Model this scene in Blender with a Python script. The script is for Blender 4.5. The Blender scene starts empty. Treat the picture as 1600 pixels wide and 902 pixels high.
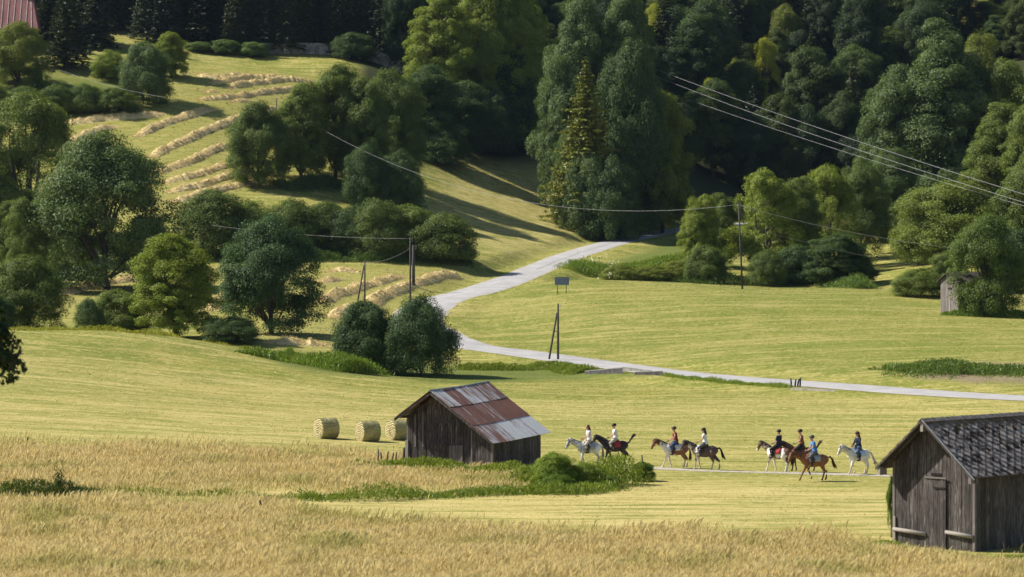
import bpy, math, random
import numpy as np
from mathutils import Vector, Matrix
C = bpy.context
SC = C.scene
COL = SC.collection

# ------------------------------------------------------------------ camera, sky, sun, exposure
FPX, CAM_H, VH = 1600 * 100 / 36, 13.0, 402.0          # focal length in photo pixels, eye height, horizon row
cam = bpy.data.objects.new('camera', bpy.data.cameras.new('camera'))
COL.objects.link(cam)
cam.location = (0, 0, CAM_H)
cam.rotation_euler = (math.radians(90), 0, 0)
cam.data.lens = 100
cam.data.sensor_width = 36
cam.data.shift_y = (VH - 451) / 1600
cam.data.clip_start = 1
cam.data.clip_end = 5000
cam.data.dof.use_dof = True
cam.data.dof.focus_distance = 230
cam.data.dof.aperture_fstop = 1.0
SC.camera = cam

SUN_EL = 43.0
SUN_DIR = Vector((-0.975 * math.cos(math.radians(SUN_EL)), 0.22 * math.cos(math.radians(SUN_EL)), math.sin(math.radians(SUN_EL)))).normalized()
w = bpy.data.worlds.new('World')
SC.world = w
w.use_nodes = True
nt = w.node_tree
nt.nodes.clear()
sky = nt.nodes.new('ShaderNodeTexSky')
sky.sky_type = 'NISHITA'
sky.sun_disc = False
sky.sun_elevation = math.radians(SUN_EL)
sky.sun_rotation = math.atan2(SUN_DIR.x, SUN_DIR.y)
sky.air_density = 1.0
sky.dust_density = 0.6
bg = nt.nodes.new('ShaderNodeBackground')
bg.inputs['Strength'].default_value = 0.065
wo = nt.nodes.new('ShaderNodeOutputWorld')
nt.links.new(sky.outputs[0], bg.inputs['Color'])
nt.links.new(bg.outputs[0], wo.inputs['Surface'])
sl = bpy.data.lights.new('sun', 'SUN')
sl.energy = 4.8
sl.angle = math.radians(0.53)
sl.color = (1.0, 0.94, 0.83)
sun = bpy.data.objects.new('sun', sl)
COL.objects.link(sun)
sun.rotation_euler = (-SUN_DIR).to_track_quat('-Z', 'Y').to_euler()
SC.view_settings.view_transform = 'Standard'
SC.view_settings.look = 'None'
SC.view_settings.gamma = 1
SC.view_settings.exposure = 0.78
SC.render.engine = 'CYCLES'
SC.cycles.max_bounces = 5
SC.cycles.diffuse_bounces = 3
SC.cycles.transmission_bounces = 3
SC.cycles.glossy_bounces = 2
SC.cycles.transparent_max_bounces = 4

# ------------------------------------------------------------------ terrain height from surveyed points (column, row, distance)
SURVEY = [
 (-600,1365,60),(200,1365,60),(800,1365,60),(1400,1365,60),(2200,1365,60),
 (-300,904,115),(0,904,115),(400,904,115),(800,904,115),(1200,904,115),(1600,904,115),(1900,904,115),
 (0,775,150),(400,784,150),(800,787,150),(1200,787,150),(1600,787,150),(2000,787,150),
 (50,690,183),(400,695,190),(700,718,182),(700,700,195),(1000,742,170),(1400,742,170),(1800,742,170),(-300,690,180),
 (50,600,230),(-300,600,225),(400,625,240),(700,633,250),(1100,637,250),(1500,637,250),(1900,640,245),
 (50,514,300),(-300,500,300),(200,518,302),(400,546,310),(550,584,312),(620,586,315),(720,585,318),(850,579,325),
 (20,532,330),(20,532,345),(200,532,345),(-300,520,350),(330,526,350),
 (275,525,367),(420,522,366),(450,536,350),(430,555,336),(500,552,335),
 (150,462,420),(150,446,435),(-200,460,430),(30,450,430),
 (330,470,405),(560,470,415),(560,425,460),(700,432,455),(640,490,405),
 (690,488,416),(720,532,372),(800,548,356),(900,563,343),(760,440,468),(690,510,395),
 (320,402,480),(500,402,478),(730,404,480),(780,410,488),(200,420,470),
 (500,310,530),(830,330,578),(930,375,552),(800,240,640),(680,260,592),(850,385,535),
 (270,320,522),(300,200,572),(400,115,622),(120,220,565),(100,150,592),(0,125,600),(600,110,640),(430,102,640),(-250,180,590),(-250,320,510),
 (30,330,510),(150,300,530),
 (900,398,528),(1000,373,568),(1075,352,600),(1200,335,635),(1350,325,650),
 (1000,330,612),(1200,210,690),(1000,150,690),(900,200,640),(1400,210,660),(1600,190,650),
 (800,0,790),(300,20,720),(0,0,705),(500,0,760),(1200,20,830),(1515,40,850),(1530,-50,960),(-300,0,700),(1900,0,800),
 (800,-350,1200),(0,-350,1150),(1600,-350,1250),(-700,-300,1150),(2300,-300,1250),(800,-500,1500),(-200,-500,1500),(1800,-500,1500),
 (1600,616,262),(1280,601,287),(1040,583,318),(1100,570,318),(1500,575,297),(1900,615,262),
 (1200,550,332),(1200,500,377),(1150,450,440),(1330,450,440),(1030,440,446),(950,437,450),(880,462,420),(1500,489,390),(1600,498,380),(1600,560,310),(1900,500,380),
 (750,500,400),(820,440,474),(800,490,402),(1000,500,382),
 (1150,448,460),(1250,447,470),(1345,452,465),(1400,425,490),(1250,415,520),(1400,375,545),(1550,405,468),(1620,440,440),(1950,400,460),
 (1080,400,520),(1150,380,560),(1000,410,505),(1280,352,610),
]
def pix(u, v, d):
    """world point seen at photo column u, row v, at distance d along the view axis"""
    return ((u - 800) * d / FPX, d, CAM_H - (v - VH) * d / FPX)
_S = np.array([pix(*s) for s in SURVEY])
_P = _S[:, :2] / 100.0
def _phi(r2):
    return 0.5 * r2 * np.log(r2 + 1e-9)
_n = len(_P)
_A = np.zeros((_n + 3, _n + 3))
_A[:_n, :_n] = _phi(((_P[:, None] - _P[None]) ** 2).sum(-1)) + np.eye(_n) * 0.004
_A[:_n, _n] = 1
_A[:_n, _n + 1:] = _P
_A[_n, :_n] = 1
_A[_n + 1:, :_n] = _P.T
_W = np.linalg.solve(_A, np.concatenate([_S[:, 2], np.zeros(3)]))
_ROAD = None
def ground_z(x, y):
    """terrain height, vectorised; level across the road bed"""
    z = raw_z(x, y)
    if _ROAD is None: return z
    x = np.asarray(x, float); y = np.asarray(y, float)
    sh = z.shape
    q = np.stack([x.ravel(), y.ravel()], 1); z = z.ravel().copy()
    near = np.nonzero((q[:, 1] > 230) & (q[:, 1] < 690) & (q[:, 0] > -40) & (q[:, 0] < 200))[0]
    for a in range(0, len(near), 20000):
        k = near[a:a + 20000]
        d2 = ((q[k][:, None] - _ROAD[None, :, :2]) ** 2).sum(-1)
        j = d2.argmin(1); d = np.sqrt(d2[np.arange(len(k)), j])
        f = np.clip((9.5 - d) / 5.2, 0, 1); f = f * f * (3 - 2 * f)
        z[k] = z[k] * (1 - f) + _ROAD[j, 2] * f
    return z.reshape(sh)
def raw_z(x, y):
    x = np.asarray(x, float); y = np.asarray(y, float)
    sh = x.shape
    q = np.stack([x.ravel(), y.ravel()], 1) / 100.0
    out = np.empty(len(q))
    for a in range(0, len(q), 40000):
        b = q[a:a + 40000]
        r2 = ((b[:, None] - _P[None]) ** 2).sum(-1)
        out[a:a + 40000] = _phi(r2) @ _W[:_n] + _W[_n] + b @ _W[_n + 1:]
    out = out.reshape(sh)
    return out + 0.06 * np.sin(x * 0.31 + 1.3 * np.sin(y * 0.11)) * np.sin(y * 0.13 + 0.7) * np.clip((y - 100) / 200, 0.2, 1.5)
def gz(x, y):
    return float(ground_z(np.array([x]), np.array([y]))[0])
_DS = np.exp(np.arange(math.log(70), math.log(1400), 0.002))
def hit(u, v, dmin=70):
    """where the ground is met along the sight line through photo column u, row v"""
    ds = _DS[_DS > dmin]
    X, Z = (u - 800) * ds / FPX, CAM_H - (v - VH) * ds / FPX
    g = ground_z(X, ds) - Z
    k = np.argmax(g > 0)
    if g[k] <= 0: k = len(ds) - 1
    if k > 0:
        t = g[k - 1] / (g[k - 1] - g[k] + 1e-9)
        d = ds[k - 1] + t * (ds[k] - ds[k - 1])
    else: d = ds[0]
    x = (u - 800) * d / FPX
    return Vector((x, d, gz(x, d)))
def at(u, d):
    """ground point at photo column u and distance d"""
    x = (u - 800) * d / FPX
    return Vector((x, d, gz(x, d)))

# ------------------------------------------------------------------ helpers
rnd = random.Random(7)
def tag(o, label=None, cat=None, group=None, kind=None):
    if label: o['label'] = label
    if cat: o['category'] = cat
    if group: o['group'] = group
    if kind: o['kind'] = kind
    return o
def link(name, data, parent=None):
    o = bpy.data.objects.new(name, data)
    COL.objects.link(o)
    if parent: o.parent = parent
    return o
def thing(name, label, cat, loc=(0, 0, 0), rz=0, group=None):
    o = link(name, None)
    o.location = loc
    o.rotation_euler = (0, 0, rz)
    o.empty_display_size = 0.3
    return tag(o, label, cat, group)
def copy_tree(o, parent=None):
    c = o.copy()
    COL.objects.link(c)
    if parent: c.parent = parent
    for ch in o.children: copy_tree(ch, c)
    return c
def np_mesh(name, V, Fc, mats=(), smooth=False, attrs=None):
    """mesh from arrays: V (n,3), Fc (m,k); attrs: {name: (domain, type, data)}"""
    me = bpy.data.meshes.new(name)
    V = np.ascontiguousarray(V, np.float32)
    Fc = np.ascontiguousarray(Fc, np.int32)
    m, k = Fc.shape
    me.vertices.add(len(V)); me.vertices.foreach_set('co', V.ravel())
    me.loops.add(m * k); me.loops.foreach_set('vertex_index', Fc.ravel())
    me.polygons.add(m); me.polygons.foreach_set('loop_start', np.arange(0, m * k, k, dtype=np.int32))
    me.polygons.foreach_set('use_smooth', np.full(m, smooth, bool))
    for nm, (dom, typ, data) in (attrs or {}).items():
        a = me.attributes.new(nm, typ, dom)
        a.data.foreach_set('value' if typ == 'FLOAT' else 'color', np.ascontiguousarray(data, np.float32).ravel())
    me.update(calc_edges=True)
    for mt in mats: me.materials.append(mt)
    return me
class MB:
    """collects boxes, bars, tubes and sheets for one mesh"""
    def __init__(s): s.v, s.f, s.m = [], [], []; s.mi = 0
    def add(s, vs, fs):
        b = len(s.v)
        s.v += [tuple(map(float, p)) for p in vs]
        s.f += [tuple(i + b for i in f) for f in fs]
        s.m += [s.mi] * len(fs)
        return s
    def box(s, x0, x1, y0, y1, z0, z1):
        return s.add([(x0,y0,z0),(x1,y0,z0),(x1,y1,z0),(x0,y1,z0),(x0,y0,z1),(x1,y0,z1),(x1,y1,z1),(x0,y1,z1)],
                     [(0,3,2,1),(4,5,6,7),(0,1,5,4),(1,2,6,5),(2,3,7,6),(3,0,4,7)])
    def hexa(s, p):
        return s.add(p, [(0,3,2,1),(4,5,6,7),(0,1,5,4),(1,2,6,5),(2,3,7,6),(3,0,4,7)])
    def tube(s, pts, rad, seg=8, squash=1.0, flat=None):
        """tapered tube through pts with radii rad; squash scales the sideways (horizontal normal) radius"""
        pts = [Vector(p) for p in pts]
        if not hasattr(rad, '__len__'): rad = [rad] * len(pts)
        b = len(s.v); n = len(pts)
        for i, p in enumerate(pts):
            t = (pts[min(i + 1, n - 1)] - pts[max(i - 1, 0)]).normalized()
            up = Vector((0, 0, 1)) if abs(t.z) < 0.93 else Vector((1, 0, 0))
            side = t.cross(up).normalized(); nn = side.cross(t).normalized()
            if flat is not None: side = Vector(flat).normalized(); nn = side.cross(t).normalized()
            for k in range(seg):
                a = 2 * math.pi * k / seg
                q = p + side * (math.cos(a) * rad[i] * squash) + nn * (math.sin(a) * rad[i])
                s.v.append(tuple(q))
        for i in range(n - 1):
            for k in range(seg):
                k2 = (k + 1) % seg
                s.f.append((b + i * seg + k, b + i * seg + k2, b + (i + 1) * seg + k2, b + (i + 1) * seg + k)); s.m.append(s.mi)
        s.f.append(tuple(b + k for k in reversed(range(seg)))); s.m.append(s.mi)
        s.f.append(tuple(b + (n - 1) * seg + k for k in range(seg))); s.m.append(s.mi)
        return s
    def blob(s, c, r, rx=1, ry=1, rz=1, rot=None, seg=12, rings=8):
        c = Vector(c); vs = []; fs = []
        for i in range(rings + 1):
            th = math.pi * min(max(i / rings, 0.02), 0.98)
            for k in range(seg):
                a = 2 * math.pi * k / seg
                q = Vector((math.sin(th) * math.cos(a) * r * rx, math.sin(th) * math.sin(a) * r * ry, math.cos(th) * r * rz))
                if rot is not None: q = rot @ q
                vs.append(c + q)
        for i in range(rings):
            for k in range(seg):
                fs.append((i * seg + k, (i + 1) * seg + k, (i + 1) * seg + (k + 1) % seg, i * seg + (k + 1) % seg))
        fs.append(tuple(range(seg))); fs.append(tuple(rings * seg + k for k in reversed(range(seg))))
        return s.add(vs, fs)
    def mesh(s, name, mats, smooth=False):
        me = bpy.data.meshes.new(name)
        me.from_pydata(s.v, [], s.f)
        for mt in (mats if isinstance(mats, (list, tuple)) else [mats]): me.materials.append(mt)
        me.polygons.foreach_set('material_index', s.m)
        me.polygons.foreach_set('use_smooth', [smooth] * len(s.f))
        me.update()
        return me
    def build(s, name, mats, parent=None, smooth=False):
        return link(name, s.mesh(name, mats, smooth), parent)
def fuse(mb, name, mats, voxel=0.03, it=4):
    """melt the pieces in mb into one continuous skin"""
    o = link('fusing', mb.mesh('fusing', mats))
    r = o.modifiers.new('r', 'REMESH'); r.mode = 'VOXEL'; r.voxel_size = voxel; r.use_smooth_shade = True
    sm = o.modifiers.new('s', 'SMOOTH'); sm.factor = 0.5; sm.iterations = it
    dg = C.evaluated_depsgraph_get()
    me = bpy.data.meshes.new_from_object(o.evaluated_get(dg))
    me.name = name
    old = o.data
    bpy.data.objects.remove(o)
    bpy.data.meshes.remove(old)
    me.materials.clear()
    for mt in (mats if isinstance(mats, (list, tuple)) else [mats]): me.materials.append(mt)
    me.polygons.foreach_set('use_smooth', [True] * len(me.polygons))
    return me

# ------------------------------------------------------------------ materials
class NT:
    def __init__(s, name, disp=False):
        s.m = bpy.data.materials.new(name); s.m.use_nodes = True
        s.t = s.m.node_tree; s.t.nodes.clear()
        s.out = s.n('ShaderNodeOutputMaterial')
    def n(s, typ, **kw):
        nd = s.t.nodes.new(typ)
        for k, v in kw.items(): setattr(nd, k, v)
        return nd
    def put(s, sock, v):
        if hasattr(v, 'is_linked') or hasattr(v, 'links'): s.t.links.new(v, sock)
        elif isinstance(v, (tuple, list)) and sock.type == 'RGBA' and len(v) == 3: sock.default_value = (*v, 1)
        else: sock.default_value = v
    def coord(s, kind='Object', scale=(1, 1, 1), rot=(0, 0, 0), vec=None):
        if vec is None: vec = s.n('ShaderNodeTexCoord').outputs[kind]
        mp = s.n('ShaderNodeMapping')
        s.put(mp.inputs['Vector'], vec); mp.inputs['Scale'].default_value = scale; mp.inputs['Rotation'].default_value = rot
        return mp.outputs[0]
    def noise(s, vec, scale, detail=4, rough=0.55, dist=0):
        nd = s.n('ShaderNodeTexNoise')
        s.put(nd.inputs['Vector'], vec)
        nd.inputs['Scale'].default_value = scale; nd.inputs['Detail'].default_value = detail
        nd.inputs['Roughness'].default_value = rough; nd.inputs['Distortion'].default_value = dist
        return nd.outputs['Fac']
    def ramp(s, fac, a, b, lo=0.0, hi=1.0):
        mr = s.n('ShaderNodeMapRange', interpolation_type='SMOOTHSTEP')
        s.put(mr.inputs['Value'], fac)
        mr.inputs['From Min'].default_value = a; mr.inputs['From Max'].default_value = b
        mr.inputs['To Min'].default_value = lo; mr.inputs['To Max'].default_value = hi
        return mr.outputs['Result']
    def mix(s, fac, a, b, mode='MIX'):
        mx = s.n('ShaderNodeMix', data_type='RGBA', blend_type=mode)
        s.put(mx.inputs['Factor'], fac); s.put(mx.inputs['A'], a) if False else None
        s.put(mx.inputs[6], a); s.put(mx.inputs[7], b)
        return mx.outputs[2]
    def math(s, op, a, b=0.0):
        m = s.n('ShaderNodeMath', operation=op)
        s.put(m.inputs[0], a); s.put(m.inputs[1], b)
        return m.outputs[0]
    def attr(s, name, typ='GEOMETRY'):
        return s.n('ShaderNodeAttribute', attribute_name=name, attribute_type=typ)
    def island(s):
        return s.n('ShaderNodeNewGeometry').outputs['Random Per Island']
    def orand(s):
        return s.n('ShaderNodeObjectInfo').outputs['Random']
    def bump(s, h, strength=0.5, dist=0.05):
        b = s.n('ShaderNodeBump')
        s.put(b.inputs['Height'], h); b.inputs['Strength'].default_value = strength; b.inputs['Distance'].default_value = dist
        return b.outputs[0]
    def surf(s, col, rough=0.8, normal=None, spec=0.3, metal=0.0):
        p = s.n('ShaderNodeBsdfPrincipled')
        s.put(p.inputs['Base Color'], col); s.put(p.inputs['Roughness'], rough)
        p.inputs['Specular IOR Level'].default_value = spec; p.inputs['Metallic'].default_value = metal
        if normal is not None: s.put(p.inputs['Normal'], normal)
        s.t.links.new(p.outputs[0], s.out.inputs['Surface'])
        return s.m
    def leafy(s, col, trans=0.35, tcol=None, normal=None, rough=0.5, gloss=0.06):
        d = s.n('ShaderNodeBsdfDiffuse'); t = s.n('ShaderNodeBsdfTranslucent'); mx = s.n('ShaderNodeMixShader')
        s.put(d.inputs['Color'], col); s.put(t.inputs['Color'], tcol if tcol is not None else col)
        mx.inputs[0].default_value = trans
        s.t.links.new(d.outputs[0], mx.inputs[1]); s.t.links.new(t.outputs[0], mx.inputs[2])
        sh = mx.outputs[0]
        if gloss:
            g = s.n('ShaderNodeBsdfGlossy'); g.inputs['Roughness'].default_value = rough
            g.inputs['Color'].default_value = (.9, .95, 1, 1)
            m2 = s.n('ShaderNodeMixShader'); m2.inputs[0].default_value = gloss
            s.t.links.new(sh, m2.inputs[1]); s.t.links.new(g.outputs[0], m2.inputs[2]); sh = m2.outputs[0]
        s.t.links.new(sh, s.out.inputs['Surface'])
        return s.m
def plain(name, col, rough=0.8, var=0.25, scale=6, spec=0.3, metal=0.0):
    t = NT(name)
    f = t.noise(t.coord(), scale, 4)
    c = t.mix(t.ramp(f, .3, .7), tuple(x * (1 - var) for x in col), tuple(min(1, x * (1 + var)) for x in col))
    return t.surf(c, rough, spec=spec, metal=metal)
def wood_mat(name, dark, light, grey, knots=1.0):
    """weathered boards: each board its own tone, grain along the board, pale worn streaks"""
    t = NT(name)
    v = t.coord(scale=(9, 9, 0.7))
    f = t.noise(v, 2.2, 6, 0.65)
    big = t.noise(t.coord(scale=(1, 1, .35)), 1.1, 3)
    c = t.mix(t.ramp(f, .32, .68), dark, light)
    c = t.mix(t.ramp(t.noise(t.coord(scale=(16, 16, 1.1)), 1.7, 5, .7), .50, .68, 0, .9), c, grey)
    c = t.mix(t.ramp(big, .35, .7, 0, .55), c, dark)
    c = t.mix(t.math('MULTIPLY', t.island(), .55), c, tuple(x * .55 for x in dark))
    return t.surf(c, .85, t.bump(f, .5, .02), spec=.25)

WOOD = wood_mat('weathered wood', (.032, .026, .024), (.15, .13, .118), (.36, .335, .32))
WOOD_GREY = wood_mat('silvered wood', (.15, .125, .115), (.27, .24, .23), (.42, .39, .38))
WOOD_PALE = wood_mat('pale timber', (.26, .23, .2), (.42, .39, .36), (.55, .52, .5))
DARK = plain('gap shade and latch black', (.012, .011, .011), .9)  # near-black paints the shade inside gaps and openings; also the latch
BLACK = plain('black rubber', (.02, .019, .02), .55)
POLE = wood_mat('pole wood', (.05, .045, .04), (.10, .09, .08), (.18, .17, .165))
CONCRETE = plain('old concrete', (.24, .23, .215), .9, .3, 3)
STEEL = plain('zinc steel', (.35, .36, .38), .45, .2, 4, .5, .6)

# ------------------------------------------------------------------ ground sheet and its cover
def smooth_line(pts, step=2.0):
    """Catmull-Rom through 2D points, resampled evenly"""
    p = [np.array(q, float) for q in pts]
    p = [2 * p[0] - p[1]] + p + [2 * p[-1] - p[-2]]
    out = []
    for i in range(1, len(p) - 2):
        for t in np.linspace(0, 1, 24, endpoint=False):
            a, b, c_, d = p[i - 1], p[i], p[i + 1], p[i + 2]
            out.append(.5 * (2 * b + (c_ - a) * t + (2 * a - 5 * b + 4 * c_ - d) * t * t + (3 * b - a - 3 * c_ + d) * t ** 3))
    out.append(p[-2])
    out = np.array(out)
    s = np.concatenate([[0], np.cumsum(np.linalg.norm(np.diff(out, axis=0), axis=1))])
    n = max(2, int(s[-1] / step))
    ss = np.linspace(0, s[-1], n)
    return np.stack([np.interp(ss, s, out[:, k]) for k in range(out.shape[1])], 1)
ROAD_UVD = [(2400,660,None),(1900,636,None),(1600,621,None),(1440,611.5,None),(1280,602.5,None),(1100,588,None),(960,574,None),(860,561,None),(790,550,None),(722,540,None),(672,522,None),(652,500,None),(685,472,None),(757,444,None),(850,413,None),(930,389.5,None),(1000,371,None),(1060,359,None),(1100,354,None)]
rl = [hit(u, v) for u, v, _ in ROAD_UVD]
rl += [at(1190, 622), at(1300, 634), at(1420, 648)]
ROADLINE = smooth_line([(p.x, p.y) for p in rl], 1.5)
_rz = raw_z(ROADLINE[:, 0], ROADLINE[:, 1])
_k = np.ones(31) / 31
for _i in range(2): _rz = np.convolve(np.pad(_rz, 15, mode='edge'), _k, 'valid')
_ROAD = np.column_stack([ROADLINE, _rz])
def poly_mask(u, v, poly):
    ins = np.zeros(u.shape, bool)
    n = len(poly)
    for i in range(n):
        x0, y0 = poly[i]; x1, y1 = poly[(i + 1) % n]
        c = ((y0 > v) != (y1 > v))
        xs = (x1 - x0) * (v - y0) / ((y1 - y0) if y1 != y0 else 1e-9) + x0
        ins ^= c & (u < xs)
    return ins
def pxy(x, y, z):
    return 800 + x * FPX / y, VH + (CAM_H - z) * FPX / y
# patches of ground cover, surveyed by the columns and rows of the photograph and a distance range
Z_TALL = [[(-900,693),(0,695),(300,697),(560,712),(640,716),(780,735),(840,738),(830,765),(640,764),(440,764),(180,768),(60,762),(-900,758)],
          [(-900,775),(60,779),(200,782),(390,787),(560,810),(700,824),(850,832),(1100,836),(1300,842),(1370,850),(1400,868),(1520,878),(1700,878),(2500,870),(2500,1400),(-900,1400)]]
Z_HAY = [[(-400,340),(-200,180),(90,178),(250,150),(290,112),(420,112),(520,128),(520,160),(430,170),(420,290),(330,318),(240,325),(100,340)],
         [(60,480),(90,452),(210,428),(350,420),(480,416),(700,420),(740,428),(660,470),(600,500),(560,530),(545,556),(400,550),(395,525),(300,500),(100,505)]]
Z_LUSH = [[(400,558),(430,545),(560,560),(720,572),(940,566),(1040,582),(960,592),(720,600),(560,588),(470,578)],
          [(60,115),(250,120),(250,160),(30,180),(-300,180),(-300,120)],
          [(905,425),(1000,395),(1090,360),(1140,360),(1140,445),(1000,440)]]
Z_DIRT = [[(1400,572),(1480,568),(1640,566),(1640,602),(1500,596),(1420,588)],
          [(60,760),(150,764),(110,774),(50,770)], [(905,332),(918,326),(950,368),(935,370)], [(1230,604),(1300,606),(1300,610),(1235,610)]]
def zone(u, v, zs):
    m = np.zeros(u.shape, bool)
    for p in zs: m |= poly_mask(u, v, p)
    return m
def blur(a, n):
    for ax in (0, 1):
        k = np.ones(2 * n + 1) / (2 * n + 1)
        a = np.apply_along_axis(lambda r: np.convolve(np.pad(r, n, mode='edge'), k, 'valid'), ax, a)
    return a
def build_ground():
    us = np.concatenate([np.arange(-1800, -120, 60), np.arange(-120, 1720, 4.0), np.arange(1720, 3500, 60)])
    ds = np.concatenate([np.exp(np.arange(math.log(25), math.log(90), 0.02)), np.exp(np.arange(math.log(90), math.log(720), 0.0042)), np.exp(np.arange(math.log(720), math.log(1700), 0.02))])
    U, D = np.meshgrid(us, ds)
    X = (U - 800) * D / FPX
    Zc = ground_z(X, D)
    u, v = pxy(X, D, Zc)
    near_hump = D < 326
    wob = 5 * np.sin(X * .9 + np.sin(D * .3) * 2) * np.clip(120 / D, .2, 1.2)
    tall = zone(u, v + wob, Z_TALL) & (D < 260)
    hay = zone(u, v + wob * .5, Z_HAY) & (D > 335)
    lush = zone(u, v + wob * .5, Z_LUSH)
    dirt = zone(u, v + wob * .5, Z_DIRT)
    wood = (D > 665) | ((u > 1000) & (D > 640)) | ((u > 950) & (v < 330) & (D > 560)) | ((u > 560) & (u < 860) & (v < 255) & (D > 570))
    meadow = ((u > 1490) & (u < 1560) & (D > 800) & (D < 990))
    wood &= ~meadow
    straw = np.where((D < 262) & ~tall, .45, 0.0) + np.where(zone(u, v, [[(380,764),(840,764),(1020,752),(1400,770),(1400,870),(300,842)]]) & (D < 200), .55, 0)
    straw = np.where(zone(u, v, [[(690,300),(760,240),(830,215),(870,300),(930,360),(880,380),(800,400),(740,380),(640,330)]]) & (D > 470), .8, straw)  # clearing: straw patches, also paling the ground to paint in sunlight
    straw = np.where((D < 262) & (u < 700) & (v > 640) & (v < 700), .7, straw)
    lush = np.maximum(lush.astype(float), np.where(zone(u, v, [[(715,495),(760,460),(880,432),(1100,448),(1350,448),(1480,480),(1660,490),(1660,606),(1280,592),(1000,566),(800,545),(725,520)]]) & (D > 255), .24, 0))
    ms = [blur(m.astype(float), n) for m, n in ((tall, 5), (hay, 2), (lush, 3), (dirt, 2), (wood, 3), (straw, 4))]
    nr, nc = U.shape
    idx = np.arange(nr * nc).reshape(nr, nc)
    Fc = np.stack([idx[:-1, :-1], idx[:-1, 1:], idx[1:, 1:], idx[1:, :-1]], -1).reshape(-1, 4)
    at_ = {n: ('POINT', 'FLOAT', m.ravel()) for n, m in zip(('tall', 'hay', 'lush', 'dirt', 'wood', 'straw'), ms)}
    t = NT('meadow ground')
    
    P = t.coord()
    fine = t.noise(P, 5.5, 8, .72)
    streak = t.noise(t.coord(scale=(1.1, .55, 1), rot=(0, 0, .25)), 1.6, 7, .7, .6)
    big = t.noise(P, .05, 4, .6)
    mid = t.noise(t.coord(scale=(1, .45, 1), rot=(0, 0, -.15)), .22, 4, .6)
    green = t.mix(t.ramp(mid, .32, .68), (.145, .165, .026), (.232, .218, .044))
    c = t.mix(t.ramp(fine, .36, .66), (.15, .17, .024), green)
    straw = t.math('ADD', t.math('MULTIPLY', streak, .62), t.math('MULTIPLY', mid, .38))
    c = t.mix(t.ramp(straw, .42, .66, 0, .7), c, (.35, .30, .10))
    c = t.mix(t.ramp(t.noise(P, 9, 3, .6), .6, .72, 0, .55), c, (.42, .36, .14))
    c = t.mix(t.ramp(big, .52, .72, 0, .4), c, (.30, .25, .06))
    swath = t.noise(t.coord(scale=(.05, .42, 1), rot=(0, 0, -.06)), 1.0, 6, .68, .4)
    patch_ = t.noise(t.coord(scale=(.6, 1, 1)), .035, 5, .62, .8)
    c = t.mix(t.ramp(patch_, .50, .66, 0, .6), c, (.145, .175, .026))
    c = t.mix(t.ramp(patch_, .44, .32, 0, .55), c, (.34, .285, .095))
    c = t.mix(t.ramp(swath, .49, .62, 0, .85), c, (.37, .315, .11))
    c = t.mix(t.ramp(swath, .46, .34, 0, .65), c, (.13, .17, .022))
    tuft = t.noise(t.coord(scale=(1.2, .5, 1)), 1.5, 6, .78)
    c = t.mix(t.ramp(tuft, .54, .66, 0, .85), c, (.47, .40, .165))
    c = t.mix(t.ramp(tuft, .46, .35, 0, .85), c, (.10, .135, .018))
    c = t.mix(t.math('MULTIPLY', t.attr('straw').outputs['Fac'], t.ramp(t.noise(t.coord(scale=(.10, .7, 1), rot=(0, 0, .05)), 1.3, 6, .7), .38, .62, .08, .9)), c, (.48, .39, .16))
    hayc = t.mix(t.ramp(t.noise(t.coord(scale=(.35, 1.6, 1), rot=(0, 0, .9)), .9, 6, .65), .36, .62), (.185, .195, .036), (.31, .275, .085))
    c = t.mix(t.math('MULTIPLY', t.attr('hay').outputs['Fac'], .92), c, hayc)
    goldc = t.mix(t.ramp(t.noise(P, .8, 6, .65), .34, .66), (.26, .19, .06), (.46, .32, .13))
    c = t.mix(t.attr('tall').outputs['Fac'], c, goldc)
    lushc = t.mix(t.ramp(fine, .35, .65), (.05, .08, .014), (.14, .17, .035))
    c = t.mix(t.math('MULTIPLY', t.attr('lush').outputs['Fac'], .85), c, lushc)
    dirtc = t.mix(t.ramp(fine, .35, .65), (.10, .075, .05), (.30, .24, .16))
    c = t.mix(t.math('MULTIPLY', t.attr('dirt').outputs['Fac'], t.ramp(mid, .35, .55, .35, .95)), c, dirtc)
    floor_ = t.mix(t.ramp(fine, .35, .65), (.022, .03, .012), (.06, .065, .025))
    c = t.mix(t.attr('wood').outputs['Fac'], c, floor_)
    h = t.math('ADD', t.math('MULTIPLY', fine, .6), t.math('MULTIPLY', streak, .5))
    mat = t.surf(c, .95, t.bump(h, .55, .12), spec=.1)
    global HAZE_LOW
    HAZE_LOW = float(Zc.min()) - 1
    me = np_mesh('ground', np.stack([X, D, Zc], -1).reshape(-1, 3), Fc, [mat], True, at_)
    tag(link('ground', me), 'mown hay meadows, tall golden grass and forest floor rolling up the valley side', 'ground', kind='structure')
build_ground()

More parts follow.
